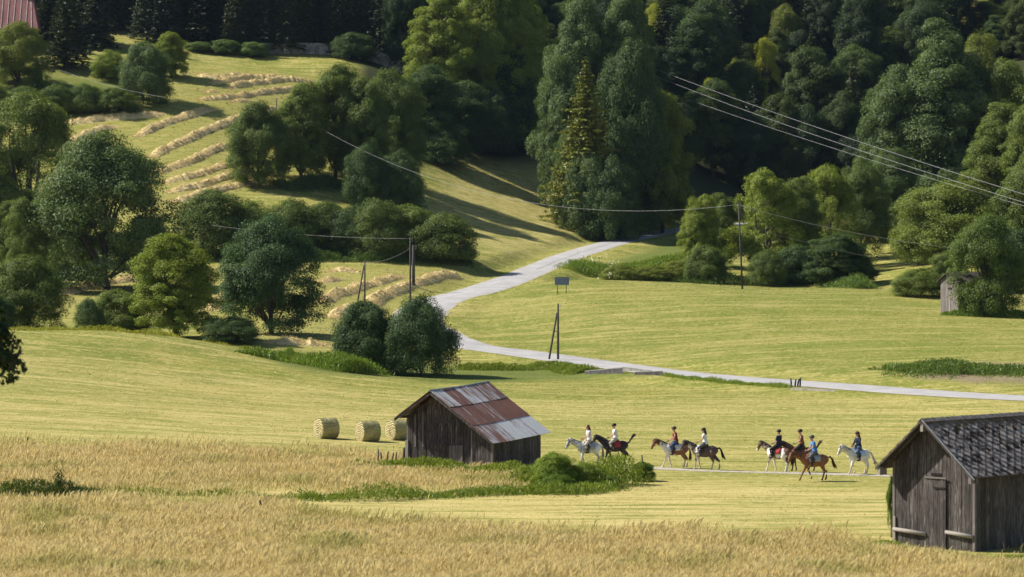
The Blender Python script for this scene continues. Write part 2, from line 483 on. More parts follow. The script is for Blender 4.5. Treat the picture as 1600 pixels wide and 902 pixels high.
def strip(name, line, offs, lift, mat, label=None, cat=None, widthf=None, kind='structure'):
    """a sheet draped over the terrain along a 2D line; offs: sideways offsets, lift per offset"""
    tng = np.gradient(line, axis=0)
    tng /= np.linalg.norm(tng, axis=1)[:, None]
    nrm = np.stack([tng[:, 1], -tng[:, 0]], 1)
    rows = []
    for j, o in enumerate(offs):
        k = np.ones(len(line)) if widthf is None else widthf
        q = line + nrm * (o * k)[:, None]
        zc = ground_z(line[:, 0], line[:, 1]); zq = ground_z(q[:, 0], q[:, 1])
        z = np.maximum(zq, zc * .8 + zq * .2) + lift[j]
        rows.append(np.column_stack([q, z]))
    V = np.stack(rows, 1)
    n, m = V.shape[:2]
    idx = np.arange(n * m).reshape(n, m)
    Fc = np.stack([idx[:-1, :-1], idx[1:, :-1], idx[1:, 1:], idx[:-1, 1:]], -1).reshape(-1, 4)
    o = link(name, np_mesh(name, V.reshape(-1, 3), Fc, [mat], True))
    return tag(o, label, cat, kind=kind), V
# the road: centre line surveyed as (column, row) on the terrain, from the right edge round the bend and up into the trees
t = NT('asphalt road')
P = t.coord()
c = t.mix(t.ramp(t.noise(P, .35, 5, .6), .3, .7), (.33, .32, .32), (.43, .415, .41))
c = t.mix(t.ramp(t.noise(P, 14, 3), .35, .7, 0, .4), c, (.17, .165, .17))
ROADMAT = t.surf(c, .8, t.bump(t.noise(P, 20, 3), .3, .02), spec=.3)
_cu = np.abs(np.gradient(np.unwrap(np.arctan2(*np.gradient(ROADLINE, axis=0).T))))
_w = 1 + .40 * np.convolve(np.clip(_cu / .035, 0, 1), np.ones(41) / 41, 'same')
strip('road', ROADLINE, [-3.1, -2.7, -1.4, 0, 1.4, 2.7, 3.1], [.02, .075, .10, .115, .10, .075, .02], ROADMAT, 'pale grey asphalt road curving round the meadow into the trees', 'road', _w)
# road marks: worn pale tracks, dark tar cracks and gravel verge
t = NT('gravel verge')
P = t.coord()
c = t.mix(t.ramp(t.noise(P, 7, 5, .7), .35, .65), (.22, .2, .1), (.42, .37, .25))
VERGE = t.surf(c, .95)
tng = np.gradient(ROADLINE, axis=0); tng /= np.linalg.norm(tng, axis=1)[:, None]
nrm = np.stack([tng[:, 1], -tng[:, 0]], 1)
_s = np.arange(len(ROADLINE))
for side in (-1, 1):
    wv = .45 + .25 * np.sin(_s * .37 + side) + .15 * np.sin(_s * 1.13)
    strip('road_verge', ROADLINE + nrm * side * (3.15 * _w)[:, None], [-.5, 0, .5], [.03, .035, .012], VERGE, 'narrow gravel verge along the asphalt road', 'verge', wv)
TAR = plain('tar seam', (.05, .048, .05), .7)
PALE = plain('worn pale asphalt', (.50, .485, .475), .85)
def road_mark(a, b, off, wob, wdt, mat, name, lift=.125):
    sl_ = slice(int(a * len(ROADLINE)), int(b * len(ROADLINE)))
    k = np.arange(sl_.stop - sl_.start)
    ln = ROADLINE[sl_] + nrm[sl_] * (off + wob * np.sin(k * .35))[:, None]
    strip(name, ln, [-wdt / 2, wdt / 2], [lift - abs(off) * .018, lift - abs(off) * .018], mat, 'mark along the asphalt road surface', 'road mark')
road_mark(.60, .90, .35, .10, .12, TAR, 'road_tar_seam')
road_mark(.70, .82, -1.4, .06, .10, TAR, 'road_tar_seam')
road_mark(.22, .55, -.9, .12, .35, PALE, 'road_worn_track', .122)
road_mark(.22, .62, 1.2, .10, .30, PALE, 'road_worn_track', .122)
road_mark(.70, .88, 1.5, .10, .4, PALE, 'road_worn_track', .122)
# the riders' gravel track
TRACK = smooth_line([(p.x, p.y) for p in (hit(960, 727), hit(1040, 733), hit(1120, 737), hit(1220, 739.5), hit(1320, 742), hit(1400, 744.5), hit(1600, 748), hit(2000, 755))], 1.0)
t = NT('gravel track')
P = t.coord()
c = t.mix(t.ramp(t.noise(P, 3, 6, .7), .35, .65), (.27, .24, .19), (.42, .38, .32))
TRACKMAT = t.surf(c, .95)
strip('gravel_track', TRACK, [-.8, -.4, 0, .4, .8], [.015, .06, .07, .06, .015], TRACKMAT, 'thin pale gravel track under the riders', 'track', .75 + .3 * np.sin(np.arange(len(TRACK)) * .5) * np.sin(np.arange(len(TRACK)) * .17))

# ------------------------------------------------------------------ trees: leaf clumps spread through a crown of lobes
rng = np.random.default_rng(11)
def leaf_material(name, col, trans=.4, tint=(1.25, 1.35, .8), gloss=.015, var=.35):
    t = NT(name)
    oc = t.n('ShaderNodeObjectInfo').outputs['Color']
    base = t.mix(1.0, oc, tuple(col), 'MULTIPLY')
    r = t.island()
    dark = t.mix(1.0, base, (1 - var, 1 - var * .9, 1 - var * .6), 'MULTIPLY')
    lite = t.mix(1.0, base, (1 + var, 1 + var * .9, 1 - var * .1), 'MULTIPLY')
    c = t.mix(r, dark, lite)
    big = t.noise(t.coord(), .5, 2)
    c = t.mix(t.ramp(big, .4, .65, 0, .35), c, t.mix(1.0, c, (1.22, 1.1, .75), 'MULTIPLY'))
    tc = t.mix(1.0, c, tint, 'MULTIPLY')
    return t.leafy(c, trans, tc, gloss=gloss, rough=.45)
LEAF = leaf_material('broad leaves', (.112, .152, .036), .26, (1.2, 1.3, .8), var=.28)
NEEDLE = leaf_material('conifer needles', (.042, .056, .022), .12, (1.2, 1.3, .8), .03, .4)
BARK = plain('bark', (.075, .062, .05), .95, .4, 5)
def leaves(cent, out, size, rs, up=.35, spread=.8, slim=.62):
    """rhombic leaf faces at cent, roughly facing out"""
    n = len(cent)
    nr = out * spread + rs.normal(0, .42, (n, 3)) + np.array([0, 0, up])
    nr /= np.linalg.norm(nr, axis=1)[:, None] + 1e-9
    a = np.cross(nr, rs.normal(0, 1, (n, 3))); a /= np.linalg.norm(a, axis=1)[:, None] + 1e-9
    b = np.cross(nr, a)
    sz = size * rs.uniform(.65, 1.35, n)[:, None]
    V = np.stack([cent - a * sz, cent - b * sz * slim + nr * sz * .15, cent + a * sz, cent + b * sz * slim + nr * sz * .15], 1).reshape(-1, 3)
    return V, np.arange(n * 4).reshape(n, 4)
def unit(n, rs):
    v = rs.normal(0, 1, (n, 3)); return v / np.linalg.norm(v, axis=1)[:, None]
def lobes_for(kind, H, Wd, rs):
    """main masses of the crown: centre, horizontal and vertical radius"""
    L = []
    R = Wd / 2
    if kind == 'round':
        L.append((0, 0, H * .50, R * .66, H * .38))
        for i in range(13):
            a = i * 2.4 + rs.uniform(-.4, .4); z = H * (.17 + .6 * ((i * .37) % 1))
            k = math.sqrt(max(.1, 1 - ((z / H - .40) / .52) ** 2))
            L.append((math.cos(a) * R * .58 * k, math.sin(a) * R * .58 * k, z, R * rs.uniform(.34, .46), H * rs.uniform(.13, .19)))
        L.append((rs.uniform(-.15, .15) * R, rs.uniform(-.15, .15) * R, H * .84, R * .42, H * .14))
    elif kind == 'oval':
        for i in range(14):
            f = i / 13; z = H * (.13 + .73 * f); k = math.sin(math.pi * (.2 + .62 * (1 - f) ** .8)) ** .8
            a = i * 2.4 + rs.uniform(-.5, .5)
            L.append((math.cos(a) * R * .5 * k, math.sin(a) * R * .5 * k, z, R * (.30 + .18 * k), H * rs.uniform(.12, .17)))
        L.append((0, 0, H * .9, R * .28, H * .1))
    elif kind == 'tall':
        for j in range(4):
            a = j * 1.7 + rs.uniform(-.4, .4); ox, oy = math.cos(a) * R * .5, math.sin(a) * R * .5
            if j == 0: ox = oy = 0
            top = H * (1 if j == 0 else rs.uniform(.72, .93))
            for i in range(5):
                f = i / 4; z = top * (.14 + .77 * f); k = 1 - .58 * f
                L.append((ox * (1.1 - .3 * f) + rs.uniform(-.12, .12) * R, oy * (1.1 - .3 * f) + rs.uniform(-.12, .12) * R, z, R * (.18 + .36 * k), H * .13))
    elif kind == 'open':      # airy ash with gaps and visible limbs
        for i in range(20):
            a = i * 2.4; z = H * (.18 + .72 * ((i * .618) % 1)); k = math.sqrt(max(.15, 1 - ((z / H - .48) / .52) ** 2))
            r_ = R * .72 * k * rs.uniform(.6, 1)
            L.append((math.cos(a) * r_, math.sin(a) * r_, z, R * rs.uniform(.22, .34), H * rs.uniform(.07, .12)))
        L.append((0, 0, H * .9, R * .3, H * .09))
    elif kind == 'bush':
        for i in range(13):
            a = i * 2.4 + rs.uniform(-.4, .4); z = H * (.08 + .56 * ((i * .618) % 1)); k = math.sqrt(max(.2, 1 - (z / H - .25) ** 2 / .5))
            L.append((math.cos(a) * R * .55 * k, math.sin(a) * R * .55 * k, z, R * rs.uniform(.36, .48), H * rs.uniform(.2, .3)))
        L.append((0, 0, H * .45, R * .6, H * .4)); L.append((rs.uniform(-.2, .2) * R, 0, H * .74, R * .4, H * .24))
    return L
HULL = {'round': (.05, .42, .55), 'oval': (.05, .36, .5), 'tall': (.04, .30, .42), 'open': (.14, .45, .3), 'bush': (.0, .30, .55)}   # foot, widest height, share of leaves
def hull_r(kind, t):
    t0, tm, _ = HULL[kind]
    a = np.clip(np.where(t < tm, (tm - t) / (tm - t0 + .18), (t - tm) / (1 - tm)), 0, 1)
    return (1 - a ** 2.1) ** (.62 if kind != 'tall' else .8)
def make_crown(name, kind, H, Wd, n, size, seed, clump=.40, up=.3, L=None):
    rs = np.random.default_rng(seed)
    given = L is not None
    L = L or lobes_for(kind, H, Wd, rs)
    wts = np.array([l[3] * l[4] for l in L]); wts = wts / wts.sum()
    Vs, Fs, base = [], [], 0
    share = 0 if given else HULL[kind][2]
    if share:
        nf = int(n * share); nc = 150
        t = HULL[kind][0] + (1 - HULL[kind][0]) * rs.random(nc) ** .85; a = rs.uniform(0, 6.283, nc)
        bulge = 1 + .20 * np.sin(3 * a + 9 * t + seed) * np.cos(2 * a - 7 * t) + rs.normal(0, .09, nc)
        r_ = hull_r(kind, t) * Wd / 2 * bulge * rs.uniform(.72, .95, nc)
        cc = np.stack([np.cos(a) * r_, np.sin(a) * r_, t * H * (.94 + .05 * np.sin(5 * a + seed))], 1)
        d = np.stack([np.cos(a) * .8, np.sin(a) * .8, (t - .35) * 1.3], 1)
        cr = Wd * rs.uniform(.05, .13, nc)
        k = rs.choice(nc, nf, p=cr ** 2 / (cr ** 2).sum()); dd = unit(nf, rs)
        dd[:, 2] = np.where((dd[:, 2] < -.2) & (rs.random(nf) < .5), -dd[:, 2], dd[:, 2])
        pos = cc[k] + dd * (cr[k] * (.3 + .75 * rs.random(nf) ** .5))[:, None] * np.array([1, 1, .85])
        pos[:, 2] = np.where(pos[:, 2] < .01 * H, .01 * H + .1 * H * rs.random(nf), pos[:, 2])
        V, F_ = leaves(pos, dd * .6 + d[k] * .6, size, rs, up)
        Vs.append(V); Fs.append(F_ + base); base += len(V)
    for l, wt in zip(L, wts):
        nl = int(n * (1 - share) * wt); nc = max(8, int(26 * wt * len(L) ** .7))
        c0 = np.array(l[:3]); R = np.array([l[3], l[3], l[4]])
        d = unit(nc, rs); d[:, 2] = np.where(d[:, 2] < -.35, -d[:, 2], d[:, 2])
        cc = c0 + d * R * rs.uniform(.62, 1.02, (nc, 1))
        cr = clump * l[3] * rs.uniform(.7, 1.45, nc) * 1.25
        k = rs.integers(0, nc, nl)
        dd = unit(nl, rs); dd[:, 2] = np.where((dd[:, 2] < -.2) & (rs.random(nl) < .6), -dd[:, 2], dd[:, 2])
        pos = cc[k] + dd * (cr[k] * (.35 + .7 * rs.random(nl) ** .5))[:, None] * np.array([1, 1, .72])
        outw = dd * .7 + d[k] * .5
        pos[:, 2] = np.where(pos[:, 2] < .02 * H, .02 * H + .12 * H * rs.random(nl), pos[:, 2])
        V, F_ = leaves(pos, outw, size, rs, up)
        Vs.append(V); Fs.append(F_ + base); base += len(V)
    # sparse stray twigs outside the mass break the outline
    k = int(n * .03); l = [L[i] for i in rs.integers(0, len(L), k)]
    d = unit(k, rs); d[:, 2] = np.abs(d[:, 2]) * .9
    pos = np.array([x[:3] for x in l]) + d * np.array([[x[3], x[3], x[4]] for x in l]) * rs.uniform(1.05, 1.28, (k, 1))
    V, F_ = leaves(pos, d, size, rs, up); Vs.append(V); Fs.append(F_ + base)
    V = np.concatenate(Vs)
    ext = (np.percentile(V[:, 2], 99.6), np.percentile(np.abs(V[:, :2]), 99.0) * 2)
    return np_mesh(name, V, np.concatenate(Fs), [LEAF]), L, ext
def make_trunk(name, H, Wd, L, kind, seed):
    r = random.Random(seed); b = MB()
    r0 = .022 * H if kind != 'bush' else .012 * H
    stems = 1 if kind in ('oval', 'round') else 3
    for s in range(stems):
        a = s * 2.1 + r.random(); o = 0 if stems == 1 else Wd * .05
        x, y = math.cos(a) * o, math.sin(a) * o
        hh = H * (.8 if kind != 'bush' else .5)
        pts = [(x * .6, y * .6, -.4)] + [(x * (1 + 2.2 * f) + r.uniform(-.02, .02) * Wd, y * (1 + 2.2 * f) + r.uniform(-.02, .02) * Wd, hh * f) for f in (.0, .12, .3, .5, .75, 1)]
        b.tube(pts, [r0 * 1.5, r0 * 1.15, r0 * .95, r0 * .8, r0 * .6, r0 * .35, r0 * .1], 7)
    for l in L:
        z0 = max(.08 * H, l[2] - .28 * H); f = z0 / H
        x0, y0 = l[0] * .12, l[1] * .12
        b.tube([(x0, y0, z0), ((x0 + l[0]) * .5, (y0 + l[1]) * .5, z0 + (l[2] - z0) * .62), (l[0], l[1], l[2] + l[4] * .4)], [r0 * .5 * (1.1 - f), r0 * .32, r0 * .08], 5)
    return b.mesh(name, BARK, True)
def make_conifer(name, H, Wd, seed, levels=34, droop=.28, per=9, larch=False, size=.34):
    rs = np.random.default_rng(seed); P, O = [], []
    for i in range(levels):
        f = i / (levels - 1); z = H * (.07 + .92 * f)
        R = Wd / 2 * ((1 - f) ** .78 * (.86 + .3 * rs.random()) + .02)
        if larch: R *= .7 + .5 * rs.random()
        nb = max(4, int(per * (.55 + .6 * (1 - f))))
        a0 = rs.random() * 6.28
        for j in range(nb):
            a = a0 + j * 6.283 / nb + rs.normal(0, .16); rl_ = R * rs.uniform(.7, 1.1)
            m = max(5, int(rl_ / size * 5.2))
            s = rs.random(m) ** .75
            wd = .30 * rl_ * (1 - s * .75) + .08
            off = rs.normal(0, .5, m) * wd
            px = np.cos(a) * s * rl_ - np.sin(a) * off; py = np.sin(a) * s * rl_ + np.cos(a) * off
            pz = z - droop * rl_ * s ** 1.3 + .10 * rl_ * np.maximum(0, s - .7) - np.abs(off) * .35 + rs.normal(0, .06, m)
            P.append(np.stack([px, py, pz], 1)); O.append(np.stack([np.cos(a) * .35 + rs.normal(0, .1, m), np.sin(a) * .35 + rs.normal(0, .1, m), np.full(m, .75)], 1))
    V, F_ = leaves(np.concatenate(P), np.concatenate(O), size, rs, .2, .8, .38)
    b = MB(); r0 = .013 * H
    b.tube([(0, 0, -.5), (0, 0, .3), (0, 0, H * .5), (0, 0, H * .97)], [r0 * 1.5, r0 * 1.1, r0 * .6, r0 * .05], 7)
    return np_mesh(name, V, F_, [NEEDLE]), b.mesh(name + ' trunk', BARK, True)
KIND = {}
def reg(key, kind, H, Wd, n, size, seed, **kw):
    cr, L, ext = make_crown('crown ' + key, kind, H, Wd, n, size, seed, **kw)
    KIND[key] = (cr, make_trunk('trunk ' + key, H, Wd, L, kind, seed), *ext)
def reg_con(key, H, Wd, seed, **kw):
    a, b = make_conifer('crown ' + key, H, Wd, seed, **kw)
    KIND[key] = (a, b, H, Wd)
reg('round1', 'round', 14, 12, 120000, .10, 1)
reg('round2', 'round', 13, 12, 120000, .10, 2)
reg('oval1', 'oval', 16, 10, 120000, .105, 3)
reg('oval2', 'oval', 17, 10, 120000, .105, 4)
reg('open1', 'open', 18, 14, 104000, .115, 5, clump=.46)
reg('open2', 'open', 16, 12, 96000, .115, 6, clump=.46)
reg('tall1', 'tall', 28, 15, 210000, .135, 7, clump=.40)
reg('tall2', 'tall', 28, 17, 210000, .135, 8, clump=.40)
reg('bush1', 'bush', 6, 7, 70000, .07, 9)
reg('bush2', 'bush', 6, 8, 70000, .07, 10)
reg('bush3', 'bush', 5, 7, 62000, .07, 12)
reg_con('spruce1', 26, 9, 21)
reg_con('spruce2', 28, 8, 22, levels=38)
reg_con('spruce3', 22, 9, 23, droop=.38)
reg_con('larch', 26, 13, 24, levels=46, droop=.10, larch=True, per=13, size=.26)
SMALL = set()
def tree(u, d, vtop, wpx, key, label, col=(1, 1, 1), name='tree', cat='tree', group=None, vbase=None, rot=None, squash=None, parts=True):
    """a tree standing at photo column u and distance d (or where row vbase meets the ground), reaching row vtop, wpx wide"""
    if d is None: p = hit(u, vbase)
    elif vbase is not None: p = hit(u, vbase, d)
    else: p = at(u, d)
    s = FPX / p.y
    h = CAM_H - (vtop - VH) / s - p.z
    w_ = wpx / s
    cr, tr, H0, W0 = KIND[key]
    e = thing(name, label, cat, p, rot if rot is not None else rnd.uniform(0, 6.28), group)
    e.scale = (w_ / W0 * 1.0, (squash or 1) * w_ / W0, h / H0)
    c = link('crown', cr, e); c.color = (*col, 1)
    link('trunk', tr, e)
    return e
# tints of the foliage, all against one leaf colour
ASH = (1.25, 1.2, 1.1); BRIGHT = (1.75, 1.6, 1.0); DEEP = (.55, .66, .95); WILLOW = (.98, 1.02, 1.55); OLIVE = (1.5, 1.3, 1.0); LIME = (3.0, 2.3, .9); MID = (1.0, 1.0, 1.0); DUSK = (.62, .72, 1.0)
SHRUB = dict(name='shrub', cat='shrub')
# left side, near to far
tree(40, 330, 402, 130, 'round1', 'bushy tree at the left edge standing behind the crest of the pale meadow', MID)
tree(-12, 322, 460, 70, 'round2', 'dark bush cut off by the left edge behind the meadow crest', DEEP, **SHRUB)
tree(275, None, 370, 128, 'oval2', 'bright leafy ash tree beside the round dark tree', BRIGHT, vbase=527)
tree(186, 356, 455, 100, 'bush1', 'low green shrub left of the bright leafy ash', ASH, **SHRUB)
tree(140, 350, 468, 50, 'bush3', 'small pale shrub at the left end of the low hedge by the ash', WILLOW, **SHRUB)
tree(362, 345, 495, 92, 'bush2', 'dark low shrub between the bright ash and the round dark tree', DUSK, **SHRUB)
tree(424, None, 341, 156, 'round1', 'large round blue-green tree standing alone on the raked hay field', (.58, .74, 1.2), vbase=522, rot=1.1)
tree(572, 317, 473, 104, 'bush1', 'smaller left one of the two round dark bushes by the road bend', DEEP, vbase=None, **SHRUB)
tree(656, 315, 464, 112, 'bush2', 'larger right one of the two round dark bushes by the road bend', (.58, .72, 1.1), **SHRUB)
tree(165, 428, 212, 205, 'round1', 'big grey-green willow with a broad crown on the left slope', WILLOW)
tree(40, 425, 312, 66, 'oval1', 'slim light green ash left of the big grey-green willow', ASH)
tree(8, 440, 318, 60, 'oval2', 'slim light green ash cut off by the left edge', ASH)
tree(95, None, 392, 90, 'bush3', 'shrub under the big grey-green willow, on its left', MID, vbase=436, **SHRUB)
tree(238, None, 345, 74, 'bush2', 'shrub under the big grey-green willow, on its right', DUSK, vbase=424, **SHRUB)
tree(40, 485, 148, 165, 'open1', 'tall see-through ash with visible limbs at the left edge', ASH)
tree(-30, 475, 180, 110, 'open2', 'tall ash mostly outside the left edge', ASH)
# hedge of big shrubs below the upper clearing
for i, (u, d, vt, wp, k, col) in enumerate([(335, 480, 303, 100, 'bush1', MID), (395, 483, 322, 90, 'bush2', ASH), (452, 480, 318, 90, 'bush3', MID), (505, 482, 322, 84, 'bush1', MID), (552, 480, 326, 80, 'bush2', DUSK), (592, 478, 318, 90, 'bush2', MID), (640, 481, 326, 84, 'bush1', ASH), (692, 478, 340, 92, 'bush3', MID)]):
    tree(u, d, vt - 4, wp * 1.2, k, ['leftmost shrub of the tall hedge under the upper hay meadow', 'second shrub from the left in the tall hedge', 'third shrub from the left in the tall hedge', 'fourth shrub from the left in the tall hedge', 'dark fifth shrub from the left in the tall hedge', 'tall shrub right of the middle in the tall hedge', 'shrub just left of the right end of the tall hedge', 'shrub closing the right end of the tall hedge'][i], col, group='shrubs of the tall hedge', **SHRUB)
# trees on the meadow edge, middle left
tree(404, None, 162, 96, 'round2', 'round many-stemmed tree casting its shadow on the upper clearing', MID, vbase=290)
tree(470, 545, 132, 92, 'oval1', 'green ash right of the round many-stemmed tree', ASH)
tree(524, 552, 103, 96, 'oval2', 'taller ash between the round tree and the dark grove', ASH)
tree(566, 548, 125, 84, 'oval1', 'slim mid green tree left of the dark grove', MID)
tree(612, 562, 112, 104, 'round1', 'rounded mid green tree at the left side of the dark grove', MID)
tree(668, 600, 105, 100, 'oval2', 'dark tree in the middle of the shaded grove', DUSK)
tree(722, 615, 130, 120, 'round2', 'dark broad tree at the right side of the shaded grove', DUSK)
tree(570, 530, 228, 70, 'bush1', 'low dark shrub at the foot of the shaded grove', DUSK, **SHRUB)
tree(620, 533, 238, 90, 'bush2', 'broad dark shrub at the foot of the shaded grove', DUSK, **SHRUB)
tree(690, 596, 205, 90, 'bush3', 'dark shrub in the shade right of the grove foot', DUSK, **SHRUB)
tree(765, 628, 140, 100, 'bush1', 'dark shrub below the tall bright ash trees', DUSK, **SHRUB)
tree(692, 632, -18, 120, 'tall1', 'tall bright ash at the left of the three above the grove', BRIGHT)
tree(755, 640, -45, 120, 'tall2', 'tall bright ash in the middle of the three above the grove', BRIGHT)
tree(812, 642, -30, 110, 'tall1', 'tall bright ash at the right of the three above the grove', BRIGHT)
# great clump beside the clearing
tree(908, 590, -2, 140, 'tall2', 'tall grey-green lime tree at the left of the great clump', WILLOW)
tree(976, 592, -14, 128, 'tall1', 'tall grey-green lime tree in the middle of the great clump', WILLOW)
tree(884, 582, 95, 84, 'oval2', 'grey-green tree overhanging the left edge of the great clump', WILLOW)
tree(916, 566, 88, 146, 'larch', 'yellow-green larch with layered boughs in front of the great clump', (4.2, 3.4, 1.3), name='larch_tree')
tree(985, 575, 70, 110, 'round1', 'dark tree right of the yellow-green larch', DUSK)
tree(1035, 580, 148, 90, 'oval1', 'mid green tree at the right foot of the great clump', OLIVE)
tree(918, 562, 240, 84, 'bush1', 'pale shrub under the yellow-green larch', WILLOW, **SHRUB)
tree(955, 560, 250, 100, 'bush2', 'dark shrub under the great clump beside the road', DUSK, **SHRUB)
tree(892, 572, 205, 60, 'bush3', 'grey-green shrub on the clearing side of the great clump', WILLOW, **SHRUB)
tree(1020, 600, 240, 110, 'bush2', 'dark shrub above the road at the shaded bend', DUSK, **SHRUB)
# pale saplings among the dark forest
for u, d, vt, wp, lab, col in [(1022, 705, 8, 34, 'lime green sapling above the great clump', LIME), (1086, 674, 95, 60, 'bright young beech in the forest above the cables', LIME), (1112, 664, 125, 44, 'small yellow-green beech beside the cables', LIME), (1195, 690, 62, 40, 'yellow-green sapling among dark firs', LIME), (990, 610, 52, 50, 'fresh green young tree beside the tall lime trees', OLIVE), (1150, 676, 95, 36, 'slim fresh green sapling right of the young beech', OLIVE), (1225, 712, 10, 46, 'pale green tree high in the dark forest', OLIVE)]:
    tree(u, d, vt, wp * 1.3, 'open1', lab, col, name='young_tree')
# right side
tree(1400, 600, 108, 110, 'oval2', 'shorter grey-green tree left of the great poplar', WILLOW)
tree(1470, 600, 42, 170, 'tall1', 'great grey-green poplar on the right slope', WILLOW)
tree(1530, 606, 60, 120, 'tall2', 'green poplar behind the great grey-green one', OLIVE)
tree(1578, 598, 98, 100, 'oval1', 'bright ash above the ivy-grown shed', ASH)
tree(1572, 545, 165, 140, 'tall2', 'tall light ash near the right edge', ASH)
tree(1625, 530, 130, 120, 'tall1', 'tall ash cut off by the right edge', ASH)
tree(1625, 470, 235, 130, 'round2', 'rounded tree at the right edge behind the shed', MID)
tree(1485, 480, 286, 170, 'round1', 'wide pale willow arching left of the ivy-grown shed', (1.45, 1.35, 1.25))
tree(1440, 500, 300, 90, 'bush2', 'pale shrub mass under the wide willow', ASH, **SHRUB)
tree(1541, 385, 338, 110, 'round2', 'leafy tree growing over the old grey shed', (.95, 1.0, .9))
tree(1590, 425, 360, 100, 'bush3', 'dark shrub right of the old grey shed', DUSK, **SHRUB)
tree(1437, 418, 420, 88, 'bush2', 'low shrub left of the old grey shed', ASH, vbase=None, **SHRUB)
tree(1478, 425, 395, 60, 'bush1', 'shrub leaning on the left corner of the old grey shed', ASH, **SHRUB)
tree(1096, 490, 308, 62, 'oval1', 'slim bright ash at the left end of the roadside trees', BRIGHT)
tree(1128, 505, 305, 60, 'oval2', 'narrow ash behind the leaning power pole', ASH)
tree(1195, 492, 268, 104, 'open2', 'bushy ash right of the leaning power pole', BRIGHT)
tree(1245, 500, 280, 80, 'oval1', 'ash in the middle of the roadside trees', ASH)
tree(1290, 510, 262, 96, 'open1', 'airy ash right of the middle of the roadside trees', BRIGHT)
tree(1345, 525, 250, 90, 'round1', 'rounded tree at the right of the roadside trees', MID)
tree(1392, 545, 235, 110, 'tall2', 'grey-green tree in front of the great poplar', WILLOW)
tree(1310, 468, 366, 96, 'oval2', 'dark dense young tree behind the crest of the right meadow', DUSK)
tree(1345, 472, 400, 50, 'bush1', 'small dark shrub behind the crest of the right meadow', DUSK, **SHRUB)
tree(1200, 470, 390, 60, 'bush2', 'shrub at the foot of the bushy roadside ash', MID, **SHRUB)
tree(1245, 475, 385, 80, 'bush3', 'dark shrub at the foot of the roadside trees', DUSK, **SHRUB)
tree(1105, 474, 385, 70, 'bush1', 'shrub below the slim bright roadside ash', MID, **SHRUB)
for u, d, vt, wp, lab in [(1062, 480, 408, 70, 'rough green shrub on the road bank, nearest the slim ash'), (1015, 478, 416, 70, 'rough green shrub in the middle of the road bank'), (968, 474, 415, 60, 'low flowering shrub on the road bank behind the blue sign')]:
    tree(u, d, vt, wp, 'bush3', lab, OLIVE, **SHRUB)
# top left, round the farmhouse
tree(228, None, 68, 80, 'bush1', 'rounded grey-green willow bush at the edge of the hay meadow', WILLOW, vbase=163, **SHRUB)
tree(268, 610, 52, 52, 'oval1', 'bright small tree behind the grey-green willow bush', BRIGHT)
tree(172, 605, 80, 60, 'bush2', 'bright shrub in the farm garden', BRIGHT, **SHRUB)
tree(30, 596, 36, 90, 'round1', 'garden tree in front of the rusty farmhouse roof', OLIVE)
tree(104, 612, -40, 86, 'spruce1', 'dark spruce beside the farmhouse', (1.1, 1.1, 1.0), name='spruce_tree')
tree(150, 640, -60, 80, 'spruce3', 'second dark spruce right of the farmhouse', (1, 1, 1), name='spruce_tree')
tree(74, 640, -30, 70, 'spruce2', 'dark spruce between the farmhouse and the taller spruce', (.9, 1, 1), name='spruce_tree')
tree(128, 648, -50, 90, 'spruce1', 'broad dark spruce behind the two farm spruces', (.8, .9, 1), name='spruce_tree')
tree(58, 590, 88, 34, 'spruce3', 'tiny young spruce on the farm lawn', (2.6, 2.6, 1.6), name='spruce_tree')
for i, (u, vt, wp) in enumerate([(40, 136, 70), (88, 134, 64), (135, 132, 66), (180, 138, 70), (-15, 130, 70)]):
    tree(u, None, vt, wp, 'bush3' if i % 2 else 'bush2', ['first shrub of the low hedge under the farm lawn', 'second shrub of the low hedge under the farm lawn', 'third shrub of the low hedge under the farm lawn', 'fourth shrub of the low hedge, beside the willow bush', 'shrub of the low hedge cut off by the left edge'][i], (.95, 1.0, .95), group='low hedge under the farm lawn', vbase=176, **SHRUB)
for i, (u, vt, wp) in enumerate([(312, 66, 46), (350, 62, 44), (396, 66, 46), (553, 52, 70)]):
    tree(u, 648, vt, wp, 'bush1', ['bluish shrub at the left of the forest foot', 'second bluish shrub along the forest foot', 'third bluish shrub, left end of the stone wall', 'dark shrub hanging over the stone wall'][i], DUSK if i > 2 else (1.3, 1.35, 1.9), group='shrubs along the forest foot', **SHRUB)  # first three tinted brighter: sunlight put into their leaf colour
tree(110, None, 148, 40, 'bush1', 'small shrub in the gap of the farm hedge', BRIGHT, vbase=178, **SHRUB)
# near tree standing outside the left edge: only the end of one bough reaches into the picture
NL = [(0, 0, 11.5, 3.6, 3.2), (-1.6, .8, 9.5, 3, 2.4), (1.2, -1, 13.2, 2.4, 2), (.6, 1, 9.6, 2.6, 2), (2.6, 0, 10.6, 2.0, 1.4), (3.9, -.1, 10.3, 1.5, 1.15), (4.7, 0, 9.3, 1.45, 1.25)]
ncr, _, _ = make_crown('crown near', 'round', 15, 9, 60000, .12, 91, L=NL)
p = at(-246, 100)
e = thing('tree', 'dark near tree whose bough reaches in from the left edge', 'tree', p)
c = link('crown', ncr, e); c.color = (.33, .40, .5, 1)
link('trunk', make_trunk('trunk near', 15, 9, NL, 'round', 5), e)
